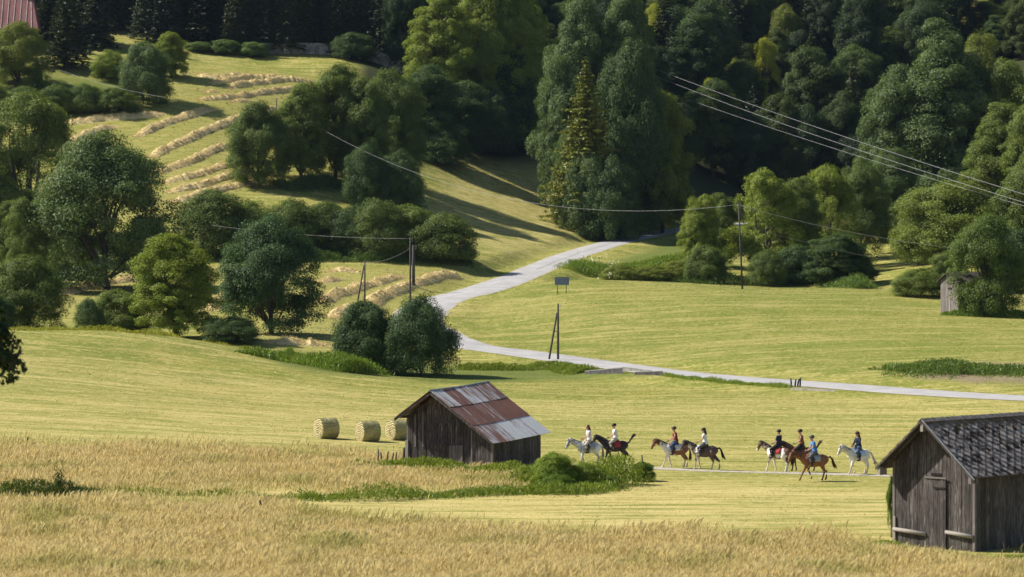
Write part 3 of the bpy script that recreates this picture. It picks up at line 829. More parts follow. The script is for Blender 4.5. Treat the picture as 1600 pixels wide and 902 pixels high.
# the forest: every tree of its front stands by itself
def forest(spots, label, group, kinds, cols, name):
    for i, (u, d, hm, wm) in enumerate(spots):
        p = at(u, d)
        key = kinds[i % len(kinds)]
        cr, tr, H0, W0 = KIND[key]
        e = thing(name, label, 'tree', p, rnd.uniform(0, 6.28), group)
        e.scale = (wm / W0, wm / W0, hm / H0)
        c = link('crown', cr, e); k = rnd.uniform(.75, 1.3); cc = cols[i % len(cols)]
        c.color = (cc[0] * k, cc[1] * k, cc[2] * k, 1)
        link('trunk', tr, e)
SP = ('spruce1', 'spruce2', 'spruce3', 'spruce2')
spots = []
for row, (d, u0, u1, du) in enumerate([(660, 235, 650, 27), (668, 120, 640, 34), (690, 50, 700, 36), (715, -60, 720, 40), (745, -60, 760, 44)]):
    u = u0
    while u < u1:
        spots.append((u + rnd.uniform(-9, 9), d + rnd.uniform(-6, 6), rnd.uniform(22, 31), rnd.uniform(7.5, 10)))
        u += du
forest(spots, 'dark spruce in the shaded forest wall above the stone wall', 'spruces of the shaded forest wall', SP, [(1, 1, 1), (.8, .9, 1.1), (1.2, 1.1, .9)], 'spruce_tree')
spots = []
for d, u0, u1, du in [(665, 1045, 1400, 70), (690, 840, 1420, 66), (715, 830, 1640, 60), (742, 800, 1660, 60), (775, 780, 1700, 60), (812, 1100, 1700, 60)]:
    u = u0
    while u < u1:
        uu = u + rnd.uniform(-11, 11)
        if not (d > 760 and 1500 < uu < 1560):
            spots.append((uu, d + rnd.uniform(-8, 8), rnd.uniform(11, 14) if d > 700 and 1495 < uu < 1565 else rnd.uniform(21, 31) if d < 790 else rnd.uniform(16, 22), rnd.uniform(9, 14)))
        u += du * rnd.uniform(.6, 1.4)
leafy_spots = spots[1::2]; spots = spots[0::2]
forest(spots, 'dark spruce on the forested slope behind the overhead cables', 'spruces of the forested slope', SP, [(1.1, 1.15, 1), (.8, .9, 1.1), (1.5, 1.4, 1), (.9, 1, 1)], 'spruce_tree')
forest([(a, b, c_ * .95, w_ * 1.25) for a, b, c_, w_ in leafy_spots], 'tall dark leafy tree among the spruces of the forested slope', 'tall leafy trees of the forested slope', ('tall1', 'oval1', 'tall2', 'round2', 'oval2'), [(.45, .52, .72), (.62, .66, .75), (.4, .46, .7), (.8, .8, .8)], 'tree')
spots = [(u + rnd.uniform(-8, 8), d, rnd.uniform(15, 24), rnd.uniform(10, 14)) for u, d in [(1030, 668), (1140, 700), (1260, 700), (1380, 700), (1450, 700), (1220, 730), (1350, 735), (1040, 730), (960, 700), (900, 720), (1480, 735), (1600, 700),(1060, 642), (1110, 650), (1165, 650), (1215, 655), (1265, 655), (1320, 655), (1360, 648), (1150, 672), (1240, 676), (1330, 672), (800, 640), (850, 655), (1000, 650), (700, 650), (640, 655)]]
forest(spots, 'dark leafy tree standing in front of the forest spruces', 'leafy trees at the forest edge', ('round1', 'oval2', 'round2', 'oval1'), [(.42, .48, .7), (.6, .64, .75), (.36, .44, .66), (.75, .75, .75)], 'tree')  # darkened leaf tints put the forest edge's deep shade into the colour

# ------------------------------------------------------------------ wooden barns
def xf(o, P, psi):
    o.location = P; o.rotation_euler = (0, 0, -psi)
def board_wall(name, a, b, ztop, mat, parent, axis='x', at_=0.0, bw=.2, z0=-.4, out=-1, thick=.035, seed=1, skip=None):
    """upright boards side by side from a to b along axis; ztop(t) is the roof line"""
    r = random.Random(seed); m = MB(); t = a
    while t < b - .02:
        w_ = min(bw * r.uniform(.75, 1.25), b - t); p = r.uniform(-.012, .012); g = .008
        l0, l1 = t + g, t + w_ - g
        zb = z0 if not skip else z0
        q = []
        for oo in (at_ + out * (p), at_ + out * (thick + p)):
            q.append([(l0, oo, zb), (l1, oo, zb), (l1, oo, ztop(l1) - r.uniform(0, .01)), (l0, oo, ztop(l0) - r.uniform(0, .01))])
        pts = q[0] + q[1]
        if axis == 'y': pts = [(y, x, z) for x, y, z in pts]
        m.add(pts, [(0, 1, 2, 3), (7, 6, 5, 4), (0, 4, 5, 1), (1, 5, 6, 2), (2, 6, 7, 3), (3, 7, 4, 0)])
        t += w_
    # near-black sheet behind the gaps, painting in the unlit inside
    oo = at_ - out * .03
    pts = [(a, oo, z0), (b, oo, z0), (b, oo, ztop(b) - .03)]
    n = 12
    top = [(a + (b - a) * i / n, oo, ztop(a + (b - a) * i / n) - .03) for i in range(n - 1, 0, -1)] + [(a, oo, ztop(a) - .03)]
    pts += top
    if axis == 'y': pts = [(y, x, z) for x, y, z in pts]
    m.mi = 1
    m.add(pts, [tuple(range(len(pts)))])
    return m.build(name, [mat, DARK], parent)
def slope_pt(ta, za, pitch, t, y, lift=0.0):
    s = -1 if t < ta else 1
    return (t + s * math.sin(pitch) * lift * 1.0, y, za - abs(t - ta) * math.tan(pitch) + math.cos(pitch) * lift)
def barn_frame(name, label, P, psi, Wd, Ln, ta, za, pitch, of, ol, orr, ob, wood, seed):
    e = thing(name, label, 'barn', P, -psi)
    zt = lambda t: za - abs(t - ta) * math.tan(pitch) - .06
    board_wall('gable_wall', 0, Wd, zt, wood, e, 'x', 0, seed=seed)
    board_wall('gable_wall', 0, Wd, zt, wood, e, 'x', Ln, out=1, seed=seed + 1)
    board_wall('side_wall', 0.04, Ln - .04, lambda y: zt(Wd), wood, e, 'y', Wd, out=1, seed=seed + 2)
    board_wall('side_wall', 0.04, Ln - .04, lambda y: zt(0), wood, e, 'y', 0, out=-1, seed=seed + 3)
    # posts at the corners
    for x, y in ((-.05, -.05), (Wd - .07, -.06), (Wd - .07, Ln - .06), (-.05, Ln - .06)):
        m = MB(); m.box(x, x + .12, y, y + .12, -.4, zt(min(max(x, 0), Wd)) - .05)
        m.build('corner_post', WOOD_GREY, e)
    return e, zt
# --- middle barn with the rusty sheet roof
PS2 = math.radians(29); P2 = hit(637, 727); P2.z = gz(P2.x, P2.y) - .05
W2, L2, TA2, ZA2, PT2 = 6.0, 6.0, 2.15, 4.62, math.radians(34)
b2, zt2 = barn_frame('field_barn', 'grey board barn with rust-patched sheet metal roof beside the three hay bales', P2, PS2, W2, L2, TA2, ZA2, PT2, .8, .6, .55, .4, WOOD, 5)
t = NT('rusty sheet')
sp = t.n('ShaderNodeSeparateXYZ'); t.put(sp.inputs[0], t.n('ShaderNodeTexCoord').outputs['Object'])
band = t.attr('rust').outputs['Fac']
st = t.noise(t.coord(scale=(.35, 3.2, .35)), 1.5, 5, .65, .4)
patch = t.noise(t.coord(scale=(.9, 1.1, .9)), .9, 3, .6)
sheet = t.island()
f = t.math('ADD', t.math('ADD', t.math('MULTIPLY', st, .75), t.math('MULTIPLY', patch, .25)), band)
f = t.math('ADD', f, t.math('MULTIPLY', t.math('SUBTRACT', sheet, .5), .12))
speck = t.noise(t.coord(scale=(5, 9, 5)), 1.6, 4, .7)
f = t.math('ADD', f, t.math('MULTIPLY', t.math('SUBTRACT', speck, .5), .22))
zinc = t.mix(t.ramp(speck, .3, .7), (.42, .42, .43), (.62, .62, .63))
rust = t.mix(t.ramp(patch, .3, .7), (.13, .060, .042), (.20, .088, .056))
rust = t.mix(t.ramp(speck, .6, .75, 0, .5), rust, (.32, .15, .06))
c = t.mix(t.ramp(f, .44, .60), zinc, rust)
RUSTY = t.surf(c, .62, t.bump(st, .25, .02), spec=.35)
def metal_slope(side, bands, y0, y1, tedge, nsheet):
    r = random.Random(9 + side)
    V, Fc, A = [], [], []
    for bi, (f0, f1, rust_) in enumerate(bands):
        ys = [y0 + (y1 - y0) * i / nsheet for i in range(nsheet + 1)]
        for j in range(nsheet):
            rr = rust_[j] if isinstance(rust_, (list, tuple)) else rust_
            ya, yb = ys[j], ys[j + 1] - .015
            n = 10; b = len(V); z = .05 + .02 * (len(bands) - bi) + r.uniform(0, .012)
            tA, tB = TA2 + (tedge - TA2) * f0, TA2 + (tedge - TA2) * (f1 + .012)
            for k in range(n + 1):
                y = ya + (yb - ya) * k / n; cz = .012 * (k % 2)
                zz = .0
                for t_ in (tA, (tA + tB) / 2, tB):
                    p = slope_pt(TA2, ZA2, PT2, t_ if abs(t_ - TA2) > 1e-4 else TA2 + side * 1e-3, y, z + cz)
                    V.append((p[0], p[1], p[2] + .25 * max(0, y / L2) ** 1.3 + r.uniform(-.006, .006))); A.append(rr)
            for k in range(n):
                for q in (0, 1):
                    i0 = b + k * 3 + q
                    Fc.append((i0, i0 + 3, i0 + 4, i0 + 1) if side < 0 else (i0, i0 + 1, i0 + 4, i0 + 3))
    o = link('roof_slope', np_mesh('roof', V, Fc, [RUSTY, STEEL], False, {'rust': ('POINT', 'FLOAT', A)}), b2)
    md = o.modifiers.new('thick', 'SOLIDIFY'); md.thickness = .03; md.offset = -1
    return o
metal_slope(1, [(0, .30, [-.03, .09, -.03, .09, .12]), (.30, .66, [.12, .2, .09, .2, .2]), (.66, 1, [.04, .03, -.05, -.05, -.18])], -1.0, L2 + .3, W2 + .55, 5)
metal_slope(-1, [(0, .5, .2), (.5, 1, .05)], -1.0, L2 + .3, -.38, 5)
m = MB()
m.tube([(TA2, -1.05, ZA2 + .12), (TA2, L2 * .5, ZA2 + .22), (TA2, L2 + .4, ZA2 + .40)], .055, 6)
m.build('ridge_cap', STEEL, b2)
def verge(parent, ta, za, pt, t0, t1, y, mat, w_=.16, name='verge_board', th=.04, lift=0.0, lift1=None):
    for tt in (t0, t1):
        m = MB(); s = -1 if tt < ta else 1
        a = slope_pt(ta, za, pt, ta + s * .001, y, .03); b = slope_pt(ta, za, pt, tt, y, .03)
        m.hexa([(a[0], y, a[2] - w_), (b[0], y, b[2] - w_), (b[0], y + th, b[2] - w_), (a[0], y + th, a[2] - w_),
                (a[0], y, a[2]), (b[0], y, b[2]), (b[0], y + th, b[2]), (a[0], y + th, a[2])])
        m.build(name, mat, parent)
verge(b2, TA2, ZA2, PT2, -.36, W2 + .5, -.97, WOOD)
for tt, zz in ((TA2, .30), (.05, .22), (W2 - .1, .22)):
    m = MB(); p = slope_pt(TA2, ZA2, PT2, tt, 0)
    m.box(p[0] - .07, p[0] + .07, -.66, .2, p[2] - zz, p[2] - zz + .15)
    m.build('purlin_end', WOOD, b2)
board_wall('loft_door', 1.75, 3.35, lambda t: 2.72, WOOD, b2, 'x', -.055, bw=.17, z0=1.45, seed=31)
for z in (1.36, 2.72):
    m = MB(); m.box(1.7, 3.4, -.13, -.085, z, z + .1); m.build('door_rail', WOOD, b2)
d_ = board_wall('door', 3.0, 3.95, lambda t: 1.4, WOOD_GREY, b2, 'x', -.055, bw=.19, z0=-.3, seed=33)
for x, z0, z1 in ((.55, 1.2, 3.2), (1.1, 1.2, 3.4), (4.55, -.3, 2.3)):
    m = MB(); m.box(x, x + .09, -.1, -.045, z0, z1); m.build('batten', WOOD_GREY, b2)
m = MB(); m.box(-.12, .08, -.11, -.05, -.3, 1.6); m.build('pale_board', WOOD_PALE, b2)
# --- near barn with the mossy diamond slates
PS1 = math.radians(46); P1 = hit(1397, 851); P1.z = gz(P1.x, P1.y) - .05
W1, L1, TA1, ZA1, PT1 = 4.5, 9.0, 2.1, 5.76, math.radians(41)
b1, zt1 = barn_frame('slate_barn', 'dark weathered wooden barn with diamond slate roof at the right edge', P1, PS1, W1, L1, TA1, ZA1, PT1, .7, .5, .5, .4, WOOD, 15)
t = NT('mossy slate')
P = t.coord()
isl = t.island()
c = t.mix(isl, (.17, .142, .122), (.29, .258, .235))
c = t.mix(t.ramp(t.noise(P, 14, 4, .7), .5, .75, 0, .6), c, (.34, .325, .32))
mo = t.noise(t.coord(scale=(1, 1, 1)), 2.3, 6, .72)
c = t.mix(t.ramp(mo, .50, .56), c, (.03, .022, .017))
sp = t.n('ShaderNodeSeparateXYZ'); t.put(sp.inputs[0], t.n('ShaderNodeTexCoord').outputs['Object'])
hz = t.math('ADD', sp.outputs['Z'], t.math('MULTIPLY', mo, .55))
c = t.mix(t.ramp(hz, ZA1 - .15, ZA1 + .2, 0, .7), c, (.19, .13, .06))
SLATE = t.surf(c, .75, t.bump(t.noise(P, 25, 3), .4, .02), spec=.15)
def slate_slope(side, tedge, y0, y1):
    r = random.Random(40 + side); m = MB()
    sl_len = abs(tedge - TA1) / math.cos(PT1); h = .27; row = 0; k = 0.0
    def P_(s, y, lift): return slope_pt(TA1, ZA1, PT1, TA1 + side * max(1e-3, s * math.cos(PT1)), y, lift)
    # board under the slates
    m.mi = 1
    a = [P_(0, y0, .02), P_(sl_len, y0, .02), P_(sl_len, y1, .02), P_(0, y1, .02)]
    b = [P_(0, y0, -.03), P_(sl_len, y0, -.03), P_(sl_len, y1, -.03), P_(0, y1, -.03)]
    m.hexa(b + a)
    m.mi = 0
    s = 0.0
    while s < sl_len + h:
        y = y0 + (h if row % 2 else 0)
        while y < y1 + h * .5:
            t0, t1, t2 = s - h * 1.05, s, s + h * 1.05
            l = .045 + r.uniform(-.006, .01)
            q = []
            for ss, yy, ll in ((t0, y, .028), (t1, y + h * 1.03, l), (t2, y, l + .03), (t1, y - h * 1.03, l)):
                q.append(P_(min(max(ss, 0), sl_len + .02), min(max(yy, y0 - .02), y1 + .02), ll + r.uniform(-.004, .004)))
            m.add(q, [(0, 1, 2, 3) if side < 0 else (3, 2, 1, 0)])
            y += 2 * h
        s += h; row += 1
    return m.build('roof_slope', [SLATE, WOOD], b1)
slate_slope(1, W1 + .38, -.72, L1 + .4)
slate_slope(-1, -.5, -.72, L1 + .4)
m = MB()
for i in range(14):
    y = -.74 + i * .73
    for s in (-1, 1):
        m.hexa([(TA1, y, ZA1 + .10), (TA1, y + .70, ZA1 + .10), (TA1 + s * .17, y + .70, ZA1 - .045), (TA1 + s * .17, y, ZA1 - .045),
                (TA1, y, ZA1 + .125), (TA1, y + .70, ZA1 + .125), (TA1 + s * .18, y + .70, ZA1 - .02), (TA1 + s * .18, y, ZA1 - .02)])
m.build('ridge_cap', plain('ridge slate', (.17, .15, .14), .7, .4, 5), b1)
for i in range(14):
    m = MB(); m.box(TA1 - .02, TA1 + .02, -.74 + i * .73, -.69 + i * .73, ZA1 + .125, ZA1 + .15)
    m.build('ridge_clip', STEEL, b1)
verge(b1, TA1, ZA1, PT1, -.48, W1 + .36, -.745, WOOD, .1)
m = MB()
for y in (-.76,):
    a = slope_pt(TA1, ZA1, PT1, TA1 + .001, y, .08); b = slope_pt(TA1, ZA1, PT1, W1 + .5, y, .08)
    m.tube([a, b], .022, 5)
m.build('verge_flashing', STEEL, b1)
for tt, zz in ((TA1, .42), (-.33, .38), (W1 + .25, .30)):
    m = MB(); p = slope_pt(TA1, ZA1, PT1, tt, 0)
    m.box(p[0] - .075, p[0] + .075, -.70, -.2, p[2] - zz - .05, p[2] - zz + .32)
    m.build('purlin_end', WOOD_PALE if tt < 3 else WOOD_GREY, b1)
for s, tt in ((-1, -.5), (1, W1 + .4)):
    m = MB()
    a = slope_pt(TA1, ZA1, PT1, TA1 + s * .05, 0, -.06); b = slope_pt(TA1, ZA1, PT1, tt, 0, -.06)
    for y in (-.45, ):
        m.hexa([(a[0], y, a[2] - .14), (b[0], y, b[2] - .14), (b[0], y + .09, b[2] - .14), (a[0], y + .09, a[2] - .14),
                (a[0], y, a[2]), (b[0], y, b[2]), (b[0], y + .09, b[2]), (a[0], y + .09, a[2])])
    m.build('rafter', WOOD, b1)
dr = board_wall('door', 1.88, 3.0, lambda t: 3.18, WOOD, b1, 'x', -.07, bw=.2, z0=-.25, seed=51)
m = MB(); m.box(2.35, 2.95, -.155, -.112, 2.74, 2.80); m.build('latch', DARK, dr)
m = MB(); m.box(1.84, 3.04, -.15, -.112, 3.18, 3.25); m.build('door_lintel', WOOD_GREY, b1)
for a, b_, z in ((.05, 1.9, .72), (3.0, W1 - .02, .78)):
    m = MB(); m.tube([(a, -.12, z + .05), ((a + b_) / 2, -.13, z), (b_, -.12, z - .06)], [.085, .095, .09], 9)
    m.build('log_rail', WOOD_PALE, b1, True)
m = MB(); m.box(.02, .13, -.10, -.05, -.2, 1.35); m.build('pale_board', WOOD_PALE, b1)
m = MB(); m.box(2.15, 2.7, -.06, -.04, 3.3, 3.42); m.build('hatch_gap_shade', DARK, b1)  # black block on the boards paints in the shade of a gap
# --- old shed under the leafy tree, right meadow
P3 = hit(1470, 489); P3.z -= .1
b3 = thing('grey_shed', 'small silvery plank shed half swallowed by a leafy tree', 'shed', P3, math.radians(-62))
zt3 = lambda t: 5.6 - abs(t - 2.0) * .55
board_wall('gable_wall', 0, 4.0, zt3, WOOD_GREY, b3, 'x', 0, bw=.3, seed=61)
board_wall('side_wall', .04, 7.6, lambda y: 4.4, WOOD_GREY, b3, 'y', 4.0, out=1, bw=.3, seed=62)
board_wall('side_wall', .04, 7.6, lambda y: 4.4, WOOD, b3, 'y', 0, out=-1, bw=.3, seed=63)
for s in (-1, 1):
    m = MB(); t_ = 2.0 + s * 2.5
    a, b = (2.0, 5.68), (t_, 5.68 - 2.5 * .55)
    m.hexa([(a[0], -.4, a[1]), (b[0], -.4, b[1]), (b[0], 7.9, b[1]), (a[0], 7.9, a[1]), (a[0], -.4, a[1] + .08), (b[0], -.4, b[1] + .08), (b[0], 7.9, b[1] + .08), (a[0], 7.9, a[1] + .08)])
    m.build('roof_slope', WOOD, b3)
m = MB(); m.box(1.7, 2.6, -.06, -.03, 3.3, 3.6); m.build('opening_shade', DARK, b3)  # solid black block on the wall, painted shade in place of a hole
m = MB(); m.box(1.9, 2.2, -.075, -.04, -.1, 2.9); m.build('pale_board', WOOD_PALE, b3)
# --- farmhouse, top left
PF = at(-14, 628)
bf = thing('farmhouse', 'farmhouse with a large rusty standing-seam roof in the top left corner', 'house', (PF.x, PF.y, PF.z - 2.0), math.radians(4))
t = NT('house roof')
c = t.mix(t.ramp(t.noise(t.coord(scale=(2.2, .4, .4)), 1.2, 5, .65), .3, .7), (.20, .075, .07), (.34, .15, .135))
c = t.mix(t.ramp(t.noise(t.coord(), .7, 4), .58, .7, 0, .6), c, (.16, .10, .12))
FROOF = t.surf(c, .7)
PLASTER = plain('pale plaster', (.42, .40, .36), .9, .15, 2)
HW, HD, HZ = 9.5, 11.0, 8.0
m = MB(); m.box(-HW, HW, 0, HD, -1, HZ); m.build('wall', PLASTER, bf)
m = MB()
rx = 17.6 - 8.2
ridge_z = HZ + 8.5
m.hexa([(-HW - .8, -1.2, HZ - .6), (HW + .9, -1.2, HZ - .6), (HW - 1.2, HD / 2, ridge_z), (-HW - .8, HD / 2, ridge_z),
        (-HW - .8, -1.2, HZ - .45), (HW + .9, -1.2, HZ - .45), (HW - 1.2, HD / 2, ridge_z + .15), (-HW - .8, HD / 2, ridge_z + .15)])
m.build('roof_slope', FROOF, bf)
m = MB()
m.hexa([(-HW - .8, HD + 1.2, HZ - .6), (HW + .9, HD + 1.2, HZ - .6), (HW - 1.2, HD / 2 + .01, ridge_z), (-HW - .8, HD / 2 + .01, ridge_z),
        (-HW - .8, HD + 1.2, HZ - .45), (HW + .9, HD + 1.2, HZ - .45), (HW - 1.2, HD / 2 + .01, ridge_z + .15), (-HW - .8, HD / 2 + .01, ridge_z + .15)])
m.build('roof_slope', FROOF, bf)
m = MB(); m.add([(HW + .88, -1.2, HZ - .5), (HW + .88, HD + 1.2, HZ - .5), (HW - 1.2, HD / 2, ridge_z + .1)], [(0, 1, 2)]); m.build('roof_hip', FROOF, bf)
m = MB(); k = -HW - .4
SEAM = plain('bright seam', (.42, .36, .36), .6)
while k < HW + .6:
    top = min(k, HW - 1.3)
    m = MB(); m.tube([(k, -1.22, HZ - .40), (top, HD / 2, ridge_z + .2)], .06, 4); k += 1.35
    m.build('roof_seam', SEAM, bf)
m = MB(); m.box(HW - 3.0, HW - 1.9, HD / 2 - 1.5, HD / 2 - .4, ridge_z - 3, ridge_z + 2.0); ch = m.build('chimney', CONCRETE, bf)
m = MB(); m.box(HW - 3.1, HW - 1.8, HD / 2 - 1.6, HD / 2 - .3, ridge_z + 2.0, ridge_z + 2.2); m.build('chimney_cap', STEEL, ch)
GLASS = plain('dark window glass', (.02, .024, .03), .15, .2, 2, .6)
FRAME = plain('brown frame', (.13, .08, .05), .6)
for x in (-6.5, -2.6, 1.4, 5.4, 8.0):
    for z in (1.0, 4.3):
        if x == 8.0 and z == 1.0: continue
        m = MB(); m.box(x - .55, x + .55, -.05, -.01, z, z + 1.5); w_ = m.build('window', GLASS, bf)
        m = MB(); m.box(x - .65, x - .55, -.08, -.012, z - .1, z + 1.6); m.box(x + .55, x + .65, -.08, -.012, z - .1, z + 1.6)
        m.box(x - .55, x + .55, -.08, -.012, z + 1.5, z + 1.6); m.box(x - .55, x + .55, -.08, -.012, z - .1, z); m.box(x - .03, x + .03, -.075, -.052, z, z + 1.5)
        m.build('frame', FRAME, w_)
m = MB(); m.box(7.4, 8.6, -.06, -.012, -.5, 2.1); dd = m.build('door', FRAME, bf)
m = MB(); m.box(8.35, 8.42, -.12, -.062, .9, 1.05); m.build('handle', STEEL, dd)
# --- dry stone wall at the foot of the forest
wl = smooth_line([(p.x, p.y) for p in (at(405, 652), at(480, 654), at(560, 654), at(645, 652))], .5)
m = MB(); r = random.Random(3)
for row in range(6):
    i = 0
    while i < len(wl) - 1:
        n = r.choice((1, 1, 2)); a, b = wl[i], wl[min(i + n, len(wl) - 1)]
        z = gz(a[0], a[1]) - .5 + row * .52; y = -r.uniform(.0, .18) - row * -.03
        m.box(a[0] + .02, b[0] - .02, a[1] + y, a[1] + .8, z + .02, z + .52 - r.uniform(0, .06)); i += n
t = NT('field stone')
c = t.mix(t.island(), (.20, .185, .18), (.48, .45, .43))
c = t.mix(t.ramp(t.noise(t.coord(), 1.3, 5, .7), .5, .65, 0, .7), c, (.08, .085, .05))
tag(m.build('stone_wall', t.surf(c, .95)), 'pale dry stone retaining wall in the shade at the forest foot', 'wall')

# ------------------------------------------------------------------ hay: windrows and round bales
t = NT('dry hay')
P = t.coord()
c = t.mix(t.ramp(t.noise(P, 2.5, 6, .7), .33, .67), (.44, .35, .18), (.72, .61, .36))
c = t.mix(t.island(), c, t.mix(1.0, c, (1.25, 1.2, 1.05), 'MULTIPLY'))
HAY = t.leafy(c, .18, gloss=0)
def windrow(pts, label, group, width=1.5, height=.62, dmin=300, seed=0):
    rs = np.random.default_rng(seed)
    ln = smooth_line([(p.x, p.y) for p in (hit(u, v, dmin) for u, v in pts)], .5)
    n = len(ln)
    tn = np.gradient(ln, axis=0); tn /= np.linalg.norm(tn, axis=1)[:, None] + 1e-9
    nr = np.stack([tn[:, 1], -tn[:, 0]], 1)
    ln = ln + nr * (.2 * np.sin(np.arange(n) * .21 + seed) + rs.normal(0, .08, n))[:, None]
    env = np.clip(np.minimum(np.arange(n), n - 1 - np.arange(n)) / 6, .2, 1) * (.85 + .2 * np.sin(np.arange(n) * .43 + seed * 2) * np.sin(np.arange(n) * .17) + rs.normal(0, .12, n).clip(-.2, .2))
    prof = np.array([(-1, 0), (-.82, .35), (-.5, .78), (-.1, 1), (.35, .85), (.75, .4), (1, 0)])
    rows = []
    for o, h in prof:
        q = ln + nr * (o * width / 2 * (.8 + .3 * env) * rs.uniform(.85, 1.15, n))[:, None]
        rows.append(np.column_stack([q, ground_z(q[:, 0], q[:, 1]) - .05 + h * height * env * rs.uniform(.75, 1.2, n)]))
    V = np.stack(rows, 1); m_ = len(prof)
    idx = np.arange(n * m_).reshape(n, m_)
    Fc = np.stack([idx[:-1, :-1], idx[1:, :-1], idx[1:, 1:], idx[:-1, 1:]], -1).reshape(-1, 4)
    V = V.reshape(-1, 3)
    # loose stalks bristling from the row
    k = n * 80; i = rs.integers(0, n - 1, k); o = rs.normal(0, .5, k).clip(-1.5, 1.5)
    q = ln[i] + nr[i] * (o * width / 2)[:, None] + rs.normal(0, .2, (k, 2))
    z = ground_z(q[:, 0], q[:, 1]) + height * env[i] * np.maximum(0, 1 - o ** 2) * rs.uniform(.5, 1.12, k) + .03
    cen = np.column_stack([q, z])
    V2, F2 = leaves(cen, unit(k, rs) * .6, .15, rs, .4, .8, .2)
    o_ = link('hay_windrow', np_mesh('windrow', np.concatenate([V, V2]), np.concatenate([Fc, F2 + len(V)]), [HAY], False))
    return tag(o_, label, 'hay row', group)
UP = 'windrows on the upper meadow'
upper = [([(308,116),(330,121),(360,122),(395,119)], 'topmost short windrow at the head of the upper hay meadow'),
 ([(327,131),(360,126),(400,121),(458,124)], 'second windrow from the top of the upper hay meadow'),
 ([(352,138),(400,131),(440,126),(495,129)], 'third windrow from the top of the upper hay meadow, running to the trees'),
 ([(318,143),(330,144),(341,142)], 'little heap of hay left of the upper windrows'),
 ([(310,157),(360,153),(420,145),(470,137)], 'thin windrow under the three topmost ones, upper hay meadow'),
 ([(362,160),(380,158),(390,156)], 'short stub of hay below the thin upper windrow'),
 ([(102,234),(115,221),(140,209),(181,197)], 'curved windrow at the left of the upper meadow by the tall see-through ash'),
 ([(95,192),(160,187),(220,182),(258,178)], 'flat windrow under the farm hedge'),
 ([(212,214),(250,197),(300,180),(335,170)], 'windrow right of the curved one, climbing to the right'),
 ([(237,246),(270,229),(320,207),(370,187),(430,167)], 'longest windrow across the middle of the upper hay meadow'),
 ([(242,272),(300,251),(358,226)], 'windrow just below the longest one'),
 ([(252,287),(310,273),(362,257)], 'third windrow from the bottom of the upper hay meadow'),
 ([(260,301),(320,288),(384,270)], 'second windrow from the bottom of the upper hay meadow'),
 ([(265,316),(330,301),(402,283)], 'lowest windrow of the upper hay meadow')]
for i, (p, lab) in enumerate(upper): windrow(p, lab, UP, 2.8 if i > 5 else 2.3, .95, 400, i)
for i, (p, lab) in enumerate([([(100,462),(150,447),(216,437)], 'windrow left of the bright ash on the lower hay field'),
 ([(332,486),(345,474),(357,462)], 'short windrow seen between the bright ash and the round dark tree'),
 ([(500,443),(515,440),(530,437)], 'short pale heap right of the round dark tree top'),
 ([(507,426),(530,424),(562,425)], 'windrow nearest the shaded hedge on the lower hay field'),
 ([(500,474),(540,458),(587,444),(630,433)], 'long windrow in the middle of the lower hay field'),
 ([(578,476),(607,459),(653,444),(714,433)], 'thick windrow running to the double power pole'),
 ([(520,498),(545,485),(560,478)], 'windrow stub left of the two round dark bushes'),
 ([(410,535),(450,538),(525,541)], 'flat band of hay in front of the round dark tree')]):
    windrow(p, lab, 'windrows on the lower field', 2.7, .95, 330, 40 + i)
t = NT('bale straw')
P = t.coord()
c = t.mix(t.ramp(t.noise(t.coord(scale=(.8, 6, 6)), 3, 6, .7), .35, .65), (.34, .30, .13), (.58, .53, .29))
wv = t.n('ShaderNodeTexWave', wave_type='BANDS', bands_direction='X'); t.put(wv.inputs[0], P); wv.inputs['Scale'].default_value = 4; wv.inputs['Distortion'].default_value = 2.5
c = t.mix(t.math('MULTIPLY', wv.outputs['Fac'], .25), c, (.20, .18, .07))
BALE = t.surf(c, .95, t.bump(t.noise(P, 12, 5), .8, .05))
t = NT('bale end')
P = t.coord()
wv = t.n('ShaderNodeTexWave', wave_type='RINGS', rings_direction='X'); t.put(wv.inputs[0], P); wv.inputs['Scale'].default_value = 2.6; wv.inputs['Distortion'].default_value = 5; wv.inputs['Detail'].default_value = 4
c = t.mix(t.ramp(wv.outputs['Fac'], .3, .7), (.22, .18, .07), (.66, .57, .31))
BALE_END = t.surf(c, .95, t.bump(wv.outputs['Fac'], .8, .06))
